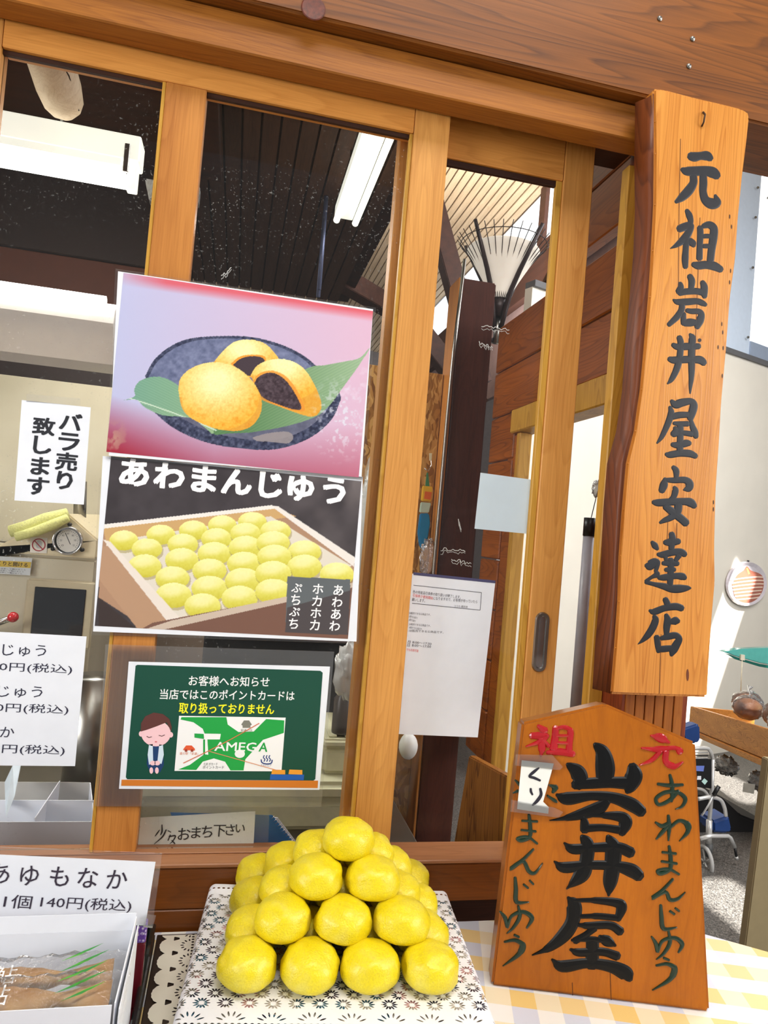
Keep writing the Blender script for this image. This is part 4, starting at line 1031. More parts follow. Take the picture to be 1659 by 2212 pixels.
def star(U, V, cx, cy, n, r0, r1, w, ph=0):
    dx, dy = U-cx, V-cy; r = np.hypot(dx, dy); a = (np.arctan2(dy, dx)+ph)*n/(2*np.pi); k = a-np.round(a)
    side = np.abs(k)*2*np.pi/n*r; half = w*np.sin(np.pi*np.clip((r-r0)/(r1-r0), 0, 1)); 
    return np.where((r > r0) & (r < r1), side-half, 1.0)
def lat(U, V, pu, pv, off=0.5):
    j = np.round(V/pv); ou = (j % 2)*off*pu; i = np.round((U-ou)/pu); return U-ou-i*pu, V-j*pv
def lace(U, V):        # U from -HG to BW+HG, V from 0 (front edge) to BD
    f = np.full(U.shape, .01)
    a, b = lat(U, V, .027, .0165); cen = (V > .056) & (V < BD-.03)
    s1 = star(a, b, 0, 0, 12, .0022, .0108, .00115); f = np.where(cen, np.minimum(f, s1), f)
    for sg, vb in ((1, .032), (-1, BD-.012)):
        uu = ((U+.5) % .0072)-.0036; f = np.minimum(f, np.hypot(uu, (V-vb)*1.1)-.0021)
    # curved leaves next to the bead row
    uu = ((U+.5) % .045)-.0225; f = np.minimum(f, np.where((V > .036) & (V < .056), star(uu, V-.0, 0, .0345, 14, .008, .019, .0011), 1))
    # scallop fans along the front edge
    f = np.minimum(f, np.where(V < .03, star(uu, V, 0, .030, 16, .0075, .0125, .0010), 1))
    f = np.minimum(f, np.where(V < .03, star(uu, V, 0, .030, 10, .0145, .0185, .0012, .3), 1))
    u2 = ((U+.5+.0225) % .045)-.0225; f = np.minimum(f, np.maximum(np.abs(u2)*1.1-.35*np.clip(.021-V, 0, .01)*1.2, (V-.020)) )
    f = np.minimum(f, V-.004-.0035*np.abs(np.sin(np.pi*(U+.5)/.0225*.5))*0-(.0225-np.sqrt(np.clip(.0225**2-uu**2*.9, 0, 1)))*.6)
    f = np.minimum(f, BD-.001-V)
    return f
HG = .052; RR = .010
def wrap(U, V):
    L = np.zeros((len(U), 3)); 
    for sgn, edge in ((-1, 0.004), (1, BW-.004)):
        pass
    x = U.copy(); z = np.full(len(U), BZ+.0012)
    for left in (True, False):
        e = .010 if left else BW-.010
        d = (e-U) if left else (U-e); m = d > 0; arc = RR*np.pi/2
        an = np.clip(d/RR, 0, np.pi/2); xx = RR*np.sin(an); zz = RR*(1-np.cos(an)); dn = np.clip(d-arc, 0, None)
        x = np.where(m, e+(-1 if left else 1)*(xx+dn*.06), x); z = np.where(m, BZ+.0012-zz-dn, z)
    P = BO[None]+x[:, None]*EX+V[:, None]*EY; P[:, 2] = z+.0004*np.sin(U*70)*np.cos(V*55); return P
Vd, Fd = field_mesh(lace, -HG, BW+HG, -.006, BD, .0010, wrap)
wl = plain('white_lace', (246, 247, 252), .45, noise=.01)
dl = obj('lace_doily', Vd, Fd, wl, None); props(dl, 'white cut-out lace doily draped over the patterned box under the buns', 'doily')
def lace2(U, V):
    f = np.full(U.shape, .01); vv = ((V+.5) % .034)-.017
    f = np.minimum(f, np.hypot((U-.048), (((V+.5) % .0068)-.0034))-.0020)
    f = np.minimum(f, np.where(U < .045, star(U, vv, .046, 0, 14, .009, .016, .0013), 1))
    v2 = ((V+.5+.017) % .034)-.017; f = np.minimum(f, np.where(U < .045, np.maximum(np.maximum(np.abs(v2)-.42*np.clip(.034-U, 0, .012), U-.029), .021-U), 1)+0)
    f = np.minimum(f, U-.002-(.017-np.sqrt(np.clip(.017**2-vv**2*.92, 0, 1)))*.75-.0007*np.abs(np.sin((V+.5)*900/2)))
    f = np.minimum(f, np.where(U > .055, star(((U) % .03)-.015, ((V+.5) % .03)-.015, 0, 0, 10, .003, .012, .0012), 1))
    return f
bm_ = box('dark_sheet', xr_sheet, .05, -.52, -.045, TZ+.0003, TZ+.0022, plain('dark_brown_sheet', (46, 34, 26), .5), None); props(bm_, 'thin dark brown sheet lying under the cream doily', 'board')  # thin dark brown sheet between cloth and doily
Y0 = -.050
Vd, Fd = field_mesh(lace2, 0, .085, 0, .42, .0011, lambda U, V: np.column_stack([xr_sheet+.004+U, Y0-V, np.full(len(U), TZ+.0034)+.0008*np.sin(V*60)*(U < .05)]))
dl2 = obj('lace_doily', Vd, Fd, plain('cream_lace', (238, 232, 214), .6, noise=.02), None); props(dl2, 'cream lace doily lying on the tablecloth, its scalloped edge left of the white doily', 'doily')
# buns
def bun_mesh(seed):
    r = np.random.default_rng(seed); bm = bmesh.new(); bmesh.ops.create_uvsphere(bm, u_segments=40, v_segments=26, radius=1)
    a1, a2, a3 = r.random(3)*6.28; dents = [(r.random()*6.28, r.random()*.7-.1, .18+.12*r.random()) for _ in range(3)]
    from mathutils import noise
    for v in bm.verts:
        x, y, z = v.co; an = math.atan2(y, x); rr = math.hypot(x, y)
        # squat dome: full at the waist, flattened underneath
        rad = (rr**.80)*.0360*(1+.018*math.cos(2*an+a1)+.012*math.cos(3*an+a2)+.01*math.cos(5*an+a3))
        zz = .018+(.0300*max(z, 0)**.82 if z > 0 else -.018*abs(z)**.62)
        if z < 0: rad *= 1-.18*abs(z)
        n = noise.fractal(Vector((x*2.2+seed, y*2.2, z*2.2)), 1, 2, 3)
        n2 = noise.fractal(Vector((x*11+seed*3, y*11, z*11)), 1, 2, 2)
        k = 1+.045*n+.014*n2
        for da, dz, dw in dents:
            d = math.hypot(math.atan2(math.sin(an-da), math.cos(an-da)), (z-dz)*1.2); k -= .085*math.exp(-(d/dw)**2)
        v.co = (rad*math.cos(an)*k, rad*math.sin(an)*k, max(0, zz*(1+.03*n)))
    for f in bm.faces: f.smooth = True
    me = bpy.data.meshes.new('steamed_bun'); bm.to_mesh(me); bm.free(); me.materials.append(M['bun']); return me
t = NT('yellow_millet_dough'); b_ = t.bsdf(Roughness=.30); b_.inputs['Subsurface Weight'].default_value = .12; b_.inputs['Subsurface Radius'].default_value = (.008, .008, .003); b_.inputs['Subsurface Scale'].default_value = .4
b_.inputs['Coat Weight'].default_value = .2; b_.inputs['Coat Roughness'].default_value = .18
tc = t.n('TexCoord'); n1_ = t.n('TexNoise', Scale=42.0, Detail=3.0); n2_ = t.n('TexNoise', Scale=480.0, Detail=3.0); n3_ = t.n('TexVoronoi', Scale=420.0)
for q in (n1_, n2_, n3_): t.l(tc.outputs['Object'], q.inputs['Vector'])
c1 = t.ramp(n1_.outputs[0], [(.32, srgb(240, 216, 4)), (.55, srgb(242, 222, 26)), (.72, srgb(240, 224, 84))])
c2 = t.ramp(n2_.outputs[0], [(.40, (0, 0, 0)), (.66, (1, 1, 1))])
mx = t.n('Mix', data_type='RGBA'); ml = t.n('Math', operation='MULTIPLY'); ml.inputs[1].default_value = .35; t.l(c2, ml.inputs[0]); t.l(ml.outputs[0], mx.inputs[0]); t.l(c1, mx.inputs[6]); mx.inputs[7].default_value = (*srgb(212, 190, 44), 1)
sep = t.n('SeparateXYZ'); t.l(tc.outputs['Object'], sep.inputs[0]); t.l(mx.outputs[2], b_.inputs['Base Color'])
ad = t.n('Math', operation='ADD'); t.l(n2_.outputs[0], ad.inputs[0]); t.l(n1_.outputs[0], ad.inputs[1])
bp = t.n('Bump', Strength=.6, Distance=.0015); t.l(ad.outputs[0], bp.inputs['Height']); t.l(bp.outputs[0], b_.inputs['Normal'])
M['bun'] = t.m
bms = [bun_mesh(s) for s in range(6)]
sX, sY, sZ = .0745, .0715, .0350
tiers = ['bottom tier', 'second tier', 'third tier', 'top']
cnt = 0; first = True
ordn = {4: ['leftmost', 'second from left', 'third from left', 'rightmost'], 3: ['left', 'middle', 'right'], 2: ['left', 'right']}
rown = {4: ['front row', 'second row back', 'third row back', 'rear row'], 3: ['front row', 'middle row', 'rear row'], 2: ['front row', 'rear row']}
for lv in range(4):
    n = 4-lv
    for j in range(n):
        for i in range(n):
            p = C0+EX*((lv*.5+i)*sX+lv*.0025)+EY*(lv*.5+j)*sY+EX*random.uniform(-.0012, .0012)+EY*random.uniform(-.001, .001)
            o = bpy.data.objects.new('steamed_bun', bms[cnt % 6]); COL.objects.link(o)
            o.location = (p[0], p[1], BZ+.002+lv*sZ); o.rotation_euler = (random.uniform(-.05, .05), random.uniform(-.05, .05), random.uniform(0, 6.28))
            if n > 1: lab = 'yellow steamed bun in the %s of the pile, %s, %s' % (tiers[lv], rown[n][j], ordn[n][i])
            else: lab = 'single yellow steamed bun crowning the top of the pile'
            props(o, lab, 'bun', 'yellow steamed buns piled in a pyramid'); cnt += 1
# ---------------------------------------------------------------- lower left: tray, paper box with wafers, price card
TY = -.34
rx = W(343, 1968, Z=TZ+.035)
xr = rx[0]; yb = -.075
bk_ = plain('black_lacquer', (24, 34, 34), .15, coat=.8); rd_ = plain('wine_red_lacquer', (110, 20, 36), .25, coat=.6)
tr = thing('lacquer_tray', (-.3, -.3, TZ), 'black-rimmed lacquer tray with wine red inside, under the white paper box', 'tray')
box('tray_bottom', -.62, xr-.008, -.58, yb-.008, TZ+.001, TZ+.008, rd_, tr)
box('rim', xr-.0078, xr, -.588, yb, TZ+.001, TZ+.036, bk_, tr, bev=.002); box('rim', -.628, xr-.0082, yb-.0078, yb, TZ+.001, TZ+.036, bk_, tr, bev=.002)
box('rim', -.628, -.6202, -.588, yb-.008, TZ+.001, TZ+.036, bk_, tr, bev=.002); box('rim', -.62, xr-.0082, -.588, -.5802, TZ+.001, TZ+.036, bk_, tr, bev=.002)
# open white paper box
pb = thing('paper_display_box', (-.25, -.33, TZ), 'open white paper box in the lacquer tray holding the wrapped wafers', 'box')
wp_ = plain('white_card', (232, 236, 244), .6, noise=.015)
Yb, Yf = -.262, -.385; zt0 = W(150, 1980, Y=Yb)[2]; bx = W(294, 1978, Y=Yb)[0]; fz = W(120, 2177, Y=Yf)[2]
fx = W(241, 2180, Y=Yf)[0]
zb = TZ+.009
prism('back_panel', [(-.6, Yb, zb), (bx, Yb, zb), (bx, Yb, zt0-.018), (-.6, Yb, zt0-.018)], (0, .0012, 0), wp_, pb)
prism('back_flap', [(-.6, Yb+.0003, zt0-.0178), (bx, Yb+.0003, zt0-.0178), (bx, Yb+.003, zt0), (-.6, Yb+.003, zt0)], (0, .0012, 0), wp_, pb)
prism('front_panel', [(-.6, Yf, zb), (fx, Yf, zb), (fx, Yf, fz), (-.6, Yf, fz)], (0, -.0012, 0), wp_, pb)
prism('side_panel', [(bx, Yb-.0003, zb), (bx, Yb-.0003, zt0-.002), (fx+.002, Yf+.0003, fz+.001), (fx+.002, Yf+.0003, zb)], (.0012, 0, 0), wp_, pb)
prism('side_flap', [(bx+.003, Yb-.004, zb), (bx+.003, Yb-.004, zt0-.010), (fx+.007, Yf-.004, fz-.002), (fx+.006, Yf-.004, zb)], (.0012, 0, 0), wp_, pb)
box('floor_panel', -.6, min(bx, fx)-.001, Yf+.001, Yb-.001, zb, zb+.0012, wp_, pb, bev=0)
# wrapped fish-shaped wafers
waf = NT('baked_wafer'); b_ = waf.bsdf(Roughness=.6); tc = waf.n('TexCoord'); nn = waf.n('TexNoise', Scale=25.0, Detail=4.0); waf.l(tc.outputs['Object'], nn.inputs['Vector'])
waf.l(waf.ramp(nn.outputs[0], [(.3, srgb(196, 144, 82)), (.7, srgb(232, 190, 130))]), b_.inputs['Base Color'])
M['wrap'] = film('clear_wrapper', .05, .12, wrinkle=40, refl=2.0)
def wafer(cx, cy, cz, L, rot, tilt, lab):
    t = thing('wrapped_wafer', (cx, cy, cz), lab, 'wafer', 'wrapped fish-shaped wafers in the white paper box')
    V = []; F = []; n = 26; m = 12
    for i in range(n+1):
        s = i/n; w = .019*(math.sin(math.pi*min(1, s*1.25+.05))**.6 if s < .76 else .35+.9*(s-.76)/.24*.8); hgt = .0095*math.sin(math.pi*min(1, max(.02, s*.92+.05)))**.5
        for k in range(m):
            a = 2*math.pi*k/m; x = (s-.5)*L; y = w*math.cos(a)*(1+.05*math.sin(9*s*6)); z = hgt*math.sin(a)*(1 if math.sin(a) > 0 else .6)
            xr_ = x*math.cos(rot)-y*math.sin(rot); yr_ = x*math.sin(rot)+y*math.cos(rot); V.append((cx+xr_, cy+yr_*math.cos(tilt)-z*math.sin(tilt), cz+z*math.cos(tilt)+yr_*math.sin(tilt)))
    for i in range(n):
        for k in range(m): q = (k+1) % m; F.append([i*m+k, (i+1)*m+k, (i+1)*m+q, i*m+q])
    F.append(list(range(m))); F.append([n*m+k for k in range(m)][::-1])
    obj('wafer_body', V, F, waf.m, t, smooth=True)
    pl = Plane((cx, cy, cz), (math.cos(rot), math.sin(rot)*math.cos(tilt), math.sin(rot)*math.sin(tilt)), (-math.sin(rot), math.cos(rot)*math.cos(tilt), math.cos(rot)*math.sin(tilt)))
    # film wrapper with ruffled ends
    V = []; F = []; nu, nv = 30, 14
    for side in (0, 1):
        for i in range(nu+1):
            for j in range(nv+1):
                s = i/nu-.5; q = j/nv-.5; env = math.sqrt(max(0, 1-(2*q)**2))*max(0, 1-abs(2*s)**4)
                hh_ = (.0145*env if side == 0 else -.008*env)+.0022*math.sin(i*1.9+j*.8)+.0016*math.sin(j*2.3-i*.7)
                V.append(pl.w(s*(L+.034), q*.058, hh_))
    for side in (0, 1):
        for i in range(nu):
            for j in range(nv): a = side*(nu+1)*(nv+1)+i*(nv+1)+j; F.append([a, a+nv+1, a+nv+2, a+1])
    obj('film_wrapper', V, F, M['wrap'], t, smooth=True)
    A = Art(pl, .0152)
    def ab(P): return [(x*L, y*.04) for x, y in P]
    for k in range(7):
        x0 = .26+.05*math.sin(k*2.1); y0 = -.35+.11*k
        A.polyab(ab([(x0, y0), (x0+.10, y0+.16), (x0+.17, y0+.36), (x0+.07, y0+.17)]), (90, 176, 60) if k % 2 else (60, 150, 70), 1)
    for cx_, st in ((-.42, '若'), (-.12, '鮎')):
        Vt, Ft = text_mesh(st, .03); sc = .024; A.raw([(cx_*L+x*sc, -.013+y*sc) for x, y in Vt], Ft, (250, 250, 248), 1)
    A.build('wrapper_print', M['print'], t)
    return t
wafer((-.33+fx)/2+.026, -.352, W(120, 2164, Y=-.352)[2], .19, .03, .30, 'wrapped fish-shaped wafer with green leaf print, nearest in the white paper box')
wafer((-.33+fx)/2+.022, -.312, W(120, 2120, Y=-.312)[2], .19, .06, .30, 'wrapped fish-shaped wafer with green leaf print, lying behind the nearest one')
box('wafer_stack', -.58, fx-.012, Yf+.006, Yb-.006, zb+.002, fz-.045, wp_, pb, bev=.002, label='white paper filling under the wafers')
# price card in a clear stand
pc_ = Plane((0, -.235, .85), (1, 0, 0), (0, .06, 1))
cd = thing('price_card_stand', pc_.wp(160, 1990), 'clear acrylic stand holding a white price card, behind the white paper box', 'sign')
card = slab('card', pc_, [(-180, 1838), (336, 1862), (314, 1999), (-190, 1985)], .0006, wp_, cd, h=0)
slab('acrylic_plate', pc_, [(-185, 1824), (350, 1845), (329, 2002), (-195, 1990)], .0022, M['acrylic'], cd, h=-.0012)
slab('clip', pc_, [(318, 1975), (337, 1977), (330, 2001), (310, 1999)], .004, M['sleeve'], cd, h=.004)
A = Art(pc_, .0003); k = (52, 44, 60)
for ch, x, y in (('あ', 0, 1887), ('ゆ', 64, 1891), ('も', 129, 1893), ('な', 190, 1896), ('か', 253, 1899)): A.char(ch, (x, y), 44, 44, k, 1, .003)
A.text('1個', (9, 1946), (69, 1949), 29, k, 1); A.text('140円(税込)', (88, 1949), (284, 1958), 30, k, 1)
A.build('lettering', M['print'], cd)
pu = NT('purple_pattern'); b_ = pu.bsdf(Roughness=.4); tc = pu.n('TexCoord'); vo = pu.n('TexVoronoi', Scale=260.0); pu.l(tc.outputs['Object'], vo.inputs['Vector']); pu.l(pu.ramp(vo.outputs['Distance'], [(0.2, srgb(226, 214, 240)), (.5, srgb(110, 70, 170))]), b_.inputs['Base Color'])
u0 = W(294, 1998, Y=-.21); u1 = W(314, 2036, Y=-.21)
pk = thing('purple_packet', (u1[0], -.2, TZ+.0085), 'small packet with a purple patterned top behind the white paper box', 'packet'); box('top_band', u0[0]-.02, u1[0], -.212, -.195, u1[2], u0[2], pu.m, pk); box('lower_part', u0[0]-.02, u1[0], -.212, -.195, TZ+.0085, u1[2]-.0002, rd_, pk)
# ---------------------------------------------------------------- inside the stall: counter and things behind the glass
box('kitchen_counter', -1.55, .44, .115, .78, .66, .70, plain('steel_counter', (120, 116, 108), .35, .8), None, bev=.003)
props(bpy.data.objects['kitchen_counter'], 'steel work counter behind the sliding windows', 'counter')
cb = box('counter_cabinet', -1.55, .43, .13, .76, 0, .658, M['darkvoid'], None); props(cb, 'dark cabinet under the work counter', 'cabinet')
ob = thing('divided_paper_box', (-.3, .2, .70), 'open white paper box with cross dividers behind the front pane', 'box')
A0 = W(203, 1775, Y=.125); xR = A0[0]; zF = A0[2]; zB = W(120, 1690, Y=.30)[2]; xB = W(194, 1692, Y=.30)[0]
zi = .715
prism('front_wall', [(-.62, .125, .701), (xR, .125, .701), (xR, .125, zF), (-.62, .125, zF)], (0, .0015, 0), wp_, ob)
gw_ = plain('grey_card_inside', (196, 194, 188), .7)
prism('back_wall', [(-.56, .30, .701), (xB, .30, .701), (xB, .30, zB), (-.56, .30, zB)], (0, .0015, 0), gw_, ob)
prism('side_wall', [(xR-.0002, .1267, .701), (xR, .1267, zF), (xB, .2998, zB), (xB, .2998, .701)], (.0015, 0, 0), wp_, ob)
box('divider', -.56, xR-.004, .205, .2065, .701, zF+.004, wp_, ob, bev=0); box('divider', -.278, -.2765, .13, .204, .701, zF+.004, wp_, ob, bev=0); box('divider', -.278, -.2765, .2075, .298, .701, zF+.004, wp_, ob, bev=0)
box('box_floor', -.56, xR-.004, .128, .298, .701, .7025, wp_, ob, bev=0)
P = [W(10, 1690, Y=.27), W(28, 1652, Y=.25), W(44, 1652, Y=.25), W(30, 1720, Y=.2), W(12, 1765, Y=.16)]
prism('open_flap', P, (.001, .001, 0), plain('bluish_white_flap', (214, 228, 238), .6), ob)
# foam boxes
fm = plain('greenish_foam', (196, 194, 160), .8, noise=.05, scale=60, bump=.3)
s1 = thing('foam_box', (.1, .5, .70), 'large beige-green foam box behind the right pane, above the notebook', 'box')
y_ = .36; za = W(600, 1700, Y=y_)[2]
xa = W(295, 1750, Y=y_)[0]; xb_ = W(700, 1750, Y=y_)[0]+.10
box('body', xa, xb_, y_, y_+.3, .701, za-.03, fm, s1, bev=.012); box('lid', xa-.006, xb_+.006, y_-.006, y_+.306, za-.0295, za+.01, fm, s1, bev=.012)
z2 = W(740, 1597, Y=.40)[2]; x2 = W(700, 1600, Y=.40)[0]
s2 = thing('foam_box', (x2+.05, .5, za), 'smaller foam box with a ribbed lid, stacked on the large foam box', 'box')
box('body', x2, x2+.16, .40, .62, za+.011, z2-.02, fm, s2, bev=.01); box('lid', x2-.004, x2+.164, .396, .624, z2-.0195, z2, fm, s2, bev=.006)
for k in range(4): box('rib', x2+.012+k*.036, x2+.03+k*.036, .41, .61, z2+.0002, z2+.006, fm, s2, bev=.002)
# spiral notebook
npl = Plane(W(500, 1800, Y=.108), (1, 0, 0), (0, .25, 1))
nbk = thing('spiral_notebook', npl.wp(520, 1832), 'blue spiral notebook leaning behind the handwritten wait note', 'notebook')
slab('cover', npl, [(368, 1754), (588, 1760), (646, 1834), (400, 1842)], .001, plain('blue_cover', (38, 130, 206), .35), nbk, h=.004)
slab('pages', npl, [(380, 1758), (600, 1766), (655, 1838), (400, 1844)], .004, wp_, nbk, h=.002)
sp1, sp2 = npl.wp(586, 1761, .005), npl.wp(644, 1833, .005)
for k in range(13):
    c = sp1+(sp2-sp1)*(k+.5)/13; d = nz(sp2-sp1); e = nz(np.cross(d, npl.n))
    tube('coil', [c+.004*math.cos(a)*e+.005*math.sin(a)*npl.n+d*.0008*a/3 for a in np.linspace(0, 6, 12)], .0005, M['chrome'], nbk, 5)
# pale plastic bags hanging inside
def blob(name, c, rx, ry, rz, mat, seed, label=None, cat=None, parent=None, amp=.25, freq=3.0, seg=28, group=None, smooth=True):
    from mathutils import noise
    bm = bmesh.new(); bmesh.ops.create_uvsphere(bm, u_segments=seg, v_segments=seg*2//3, radius=1)
    for v in bm.verts:
        n = noise.fractal(Vector(v.co)*freq+Vector((seed*7.3, 0, 0)), 1, 2, 4); k = 1+amp*n; v.co = (c[0]+v.co.x*rx*k, c[1]+v.co.y*ry*k, c[2]+v.co.z*rz*k)
    v, f = bm_out(bm); o = obj(name, v, f, mat, parent, smooth=smooth); props(o, label, cat, group); return o
wb = film('white_carrier_bag', .75, .3, col=(.86, .9, .9), wrinkle=22, refl=2)
blob('plastic_bag', W(752, 1450, Y=.25), .028, .04, .055, wb, 1, 'small white plastic bag hanging beside the green chalkboard notice', 'bag')
blob('plastic_bag', W(812, 1120, Y=.35), .034, .05, .19, wb, 2, 'long pale plastic bag hanging behind the edge of the front pane', 'bag', amp=.15)
for (n_, x_, y_, Y_, r_, c_, lab) in (('bottle', 745, 1540, .40, .022, (70, 64, 60), 'dark bottle standing on the foam box beside the pane edge'),):
    P = W(x_, y_, Y=Y_); v, f = lathe_vf([(r_*.96, 0), (r_, .004), (r_, .075), (r_*.4, .095), (r_*.4, .115), (r_*.45, .116), (r_*.45, .13), (0.001, .131)], (P[0], P[1]+.03, z2+.0062), 20); o = obj(n_, v, f, plain('dark_bottle_glass', c_, .3), None, smooth=True); props(o, lab, 'bottle')
# dark shelf unit filling the back of the stall
su = thing('kitchen_shelf', (.1, .8, .7), 'dark shelf unit with boxes at the back of the stall', 'shelf')
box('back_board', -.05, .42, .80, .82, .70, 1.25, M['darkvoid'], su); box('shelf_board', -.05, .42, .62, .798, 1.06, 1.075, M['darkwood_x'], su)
cbm = plain('brown_cardboard', (176, 136, 88), .8); 
o = box('cardboard_box', .07, .2, .64, .78, 1.076, 1.20, cbm, None); props(o, 'brown cardboard box on the dark shelf, above the green chalkboard notice', 'box')
o = box('cardboard_box', -.04, .055, .64, .78, 1.076, 1.17, plain('grey_box', (90, 96, 106), .6), None); props(o, 'grey box on the dark shelf beside the brown cardboard box', 'box')
# steamer machine
beige = NT('beige_steel'); b_ = beige.bsdf(Roughness=.32, Metallic=.35); tc = beige.n('TexCoord'); nn = beige.n('TexNoise', Scale=3.0, Detail=3.0); beige.l(tc.outputs['Object'], nn.inputs['Vector']); beige.l(beige.ramp(nn.outputs[0], [(.3, srgb(188, 178, 150)), (.7, srgb(214, 206, 182))]), b_.inputs['Base Color'])
st = thing('steamer_cabinet', (-.6, .9, .70), 'beige steel steamer cabinet with gabled hood behind the left pane', 'steamer')
YM = .80; xr_ = W(212, 1200, Y=YM)[0]; zm = W(100, 1200, Y=YM)[2]
box('body', -1.2, xr_, YM, YM+.45, .701, zm, beige.m, st, bev=.008)
ap = W(148, 1108, Y=YM); re = W(214, 1166, Y=YM); le = W(-60, 1206, Y=YM)
prism('gabled_hood', [(le[0], YM-.012, zm+.001), (re[0], YM-.012, zm+.001), (re[0], YM-.012, re[2]), (ap[0], YM-.012, ap[2]), (le[0], YM-.012, le[2])], (0, .46, 0), plain('cream_steel', (228, 214, 178), .35, .2, noise=.03), st, .004)
box('splash_back', -1.2, xr_+.03, YM+.47, YM+.48, zm, 1.74, beige.m, st)
tube('vent_pipe', [W(172, 1118, Y=.95), W(174, 1040, Y=.95)], .017, M['metal'], st, 16)
wx0, wz0 = W(79, 1266, Y=YM)[[0, 2]]; wx1, wz1 = W(178, 1385, Y=YM)[[0, 2]]
box('window_frame', wx0-.022, wx1+.022, YM-.012, YM-.0005, wz1-.02, wz0+.02, plain('beige_gasket', (190, 178, 148), .5), st, bev=.005)
box('window_glass', wx0, wx1, YM-.015, YM-.0125, wz1, wz0, plain('black_glass', (14, 16, 20), .08, coat=.5), st)
mp_ = wall_plane(YM-.0128)
stk = slab('caution_sticker', mp_, [(-40, 1199), (70, 1206), (65, 1243), (-45, 1237)], .0005, plain('sticker_white', (206, 212, 214), .4), st, h=.0012)
A = Art(mp_, .0014); A.poly([(-40, 1209), (68, 1214), (66, 1227), (-40, 1222)], (206, 176, 60), 1); A.text('ゆっくりと開ける', (-28, 1214), (60, 1221), 9, (40, 34, 20), 2, .02)
for k in range(3): A.text('注意火傷に注意して開けること', (-30, 1226+k*4), (56-k*4, 1231+k*4), 3, (70, 70, 80), 2)
A.build('print', M['print'], stk)
hp_ = wall_plane(YM-.0125)
ns = slab('no_touch_sticker', hp_, [(66, 1160), (103, 1162), (101, 1195), (65, 1194)], .0005, plain('sticker_pale', (232, 228, 216), .4), st, h=.001)
A = Art(hp_, .0013)
for a0 in range(0, 360, 20):
    a1 = math.radians(a0); a2 = math.radians(a0+21); A.poly([(84+15*math.cos(a1), 1177+14*math.sin(a1)), (84+15*math.cos(a2), 1177+14*math.sin(a2)), (84+12.5*math.cos(a2), 1177+11.8*math.sin(a2)), (84+12.5*math.cos(a1), 1177+11.8*math.sin(a1))], (170, 30, 50), 2)
A.poly([(78, 1180), (78, 1174), (80, 1169), (83, 1167), (88, 1168), (91, 1172), (90, 1180), (86, 1185), (80, 1184)], (190, 190, 190), 1)
A.line([(74, 1167), (94, 1188)], 2.2, (170, 30, 50), 3); A.build('print', M['print'], ns)
# dial thermometer
tc_ = W(147, 1168, Y=YM-.02); tr_ = 28*1.94/1500
tm = thing('dial_thermometer', tc_, 'round steel dial thermometer on the steamer hood', 'thermometer')
obj('bezel', *lathe_vf([(tr_*.9, .0), (tr_, -.002), (tr_, -.012), (tr_*.97, -.016), (tr_*.88, -.014), (tr_*.88, -.006)], (tc_[0], tc_[1]+.006, tc_[2]), 36, 'y'), M['chrome'], tm, smooth=True)
dp = wall_plane(tc_[1]-.004); A = Art(dp, 0)
A.ell(147, 1168, 25, 25, (206, 204, 196), 0)
for k in range(25):
    a = math.radians(140+k*260/24); A.line([(147+20*math.cos(a), 1168+20*math.sin(a)), (147+(23 if k % 4 else 24)*math.cos(a), 1168+(23 if k % 4 else 24)*math.sin(a))], .8, (60, 60, 60), 1)
for k, sN in enumerate(('0', '20', '40', '60', '80', '100', '120')):
    a = math.radians(140+k*260/6); x, y = 147+15.5*math.cos(a), 1168+15.5*math.sin(a); A.text(sN, (x-2.5, y), (x+2.5, y), 4, (60, 60, 60), 1)
A.line([(141, 1151), (152, 1176)], 1.5, (20, 20, 20), 2); A.build('dial_face', M['print'], tm)
for a in (90, 215, 330):
    x = tc_[0]+(tr_+.005)*math.cos(math.radians(a)); z = tc_[2]+(tr_+.005)*math.sin(math.radians(a)); tube('screw', [(x, tc_[1]+.006, z), (x, tc_[1]-.004, z)], .005, plain('dark_screw', (50, 48, 46), .4, .6), tm, 8)
# rolled towel on the hood slope, red-knobbed lever
tw = plain('pale_yellow_towel', (222, 222, 142), .9, noise=.08, scale=200, bump=.8)
tm2 = thing('folded_towel', W(80, 1130, Y=YM-.03), 'folded pale yellow towel lying on the slope of the steamer hood', 'towel')
tube('fold', [W(22, 1148, Y=.775), W(60, 1138, Y=.775), W(100, 1122, Y=.775), W(146, 1109, Y=.775)], [.015, .017, .017, .014], tw, tm2, 14, True) if 0 else tube('fold', [W(22, 1148, Y=.775), W(60, 1138, Y=.775), W(100, 1122, Y=.775), W(146, 1109, Y=.775)], [.015, .017, .017, .014], tw, tm2, 14)
tube('fold', [W(34, 1160, Y=.755), W(80, 1147, Y=.755), W(120, 1131, Y=.755), W(147, 1118, Y=.755)], [.011, .013, .013, .010], tw, tm2, 14)
lv = thing('lever', W(0, 1345, Y=.72), 'steel lever with a red ball knob at the left edge', 'lever')
tube('arm', [W(-80, 1375, Y=.76), W(22, 1336, Y=.74)], .008, M['chrome'], lv, 10); kb = blob('knob', W(28, 1333, Y=.735), .013, .013, .013, plain('red_knob', (200, 30, 40), .2, coat=.6), 1, None, None, lv, 0)
o = tube('steel_canister', [(W(195, 1600, Y=.45)[0], .45, W(190, 1460, Y=.45)[2]), (W(195, 1600, Y=.45)[0], .45, .701)], .05, M['metal'], None, 28); props(o, 'tall steel canister on the counter behind the price list', 'canister')
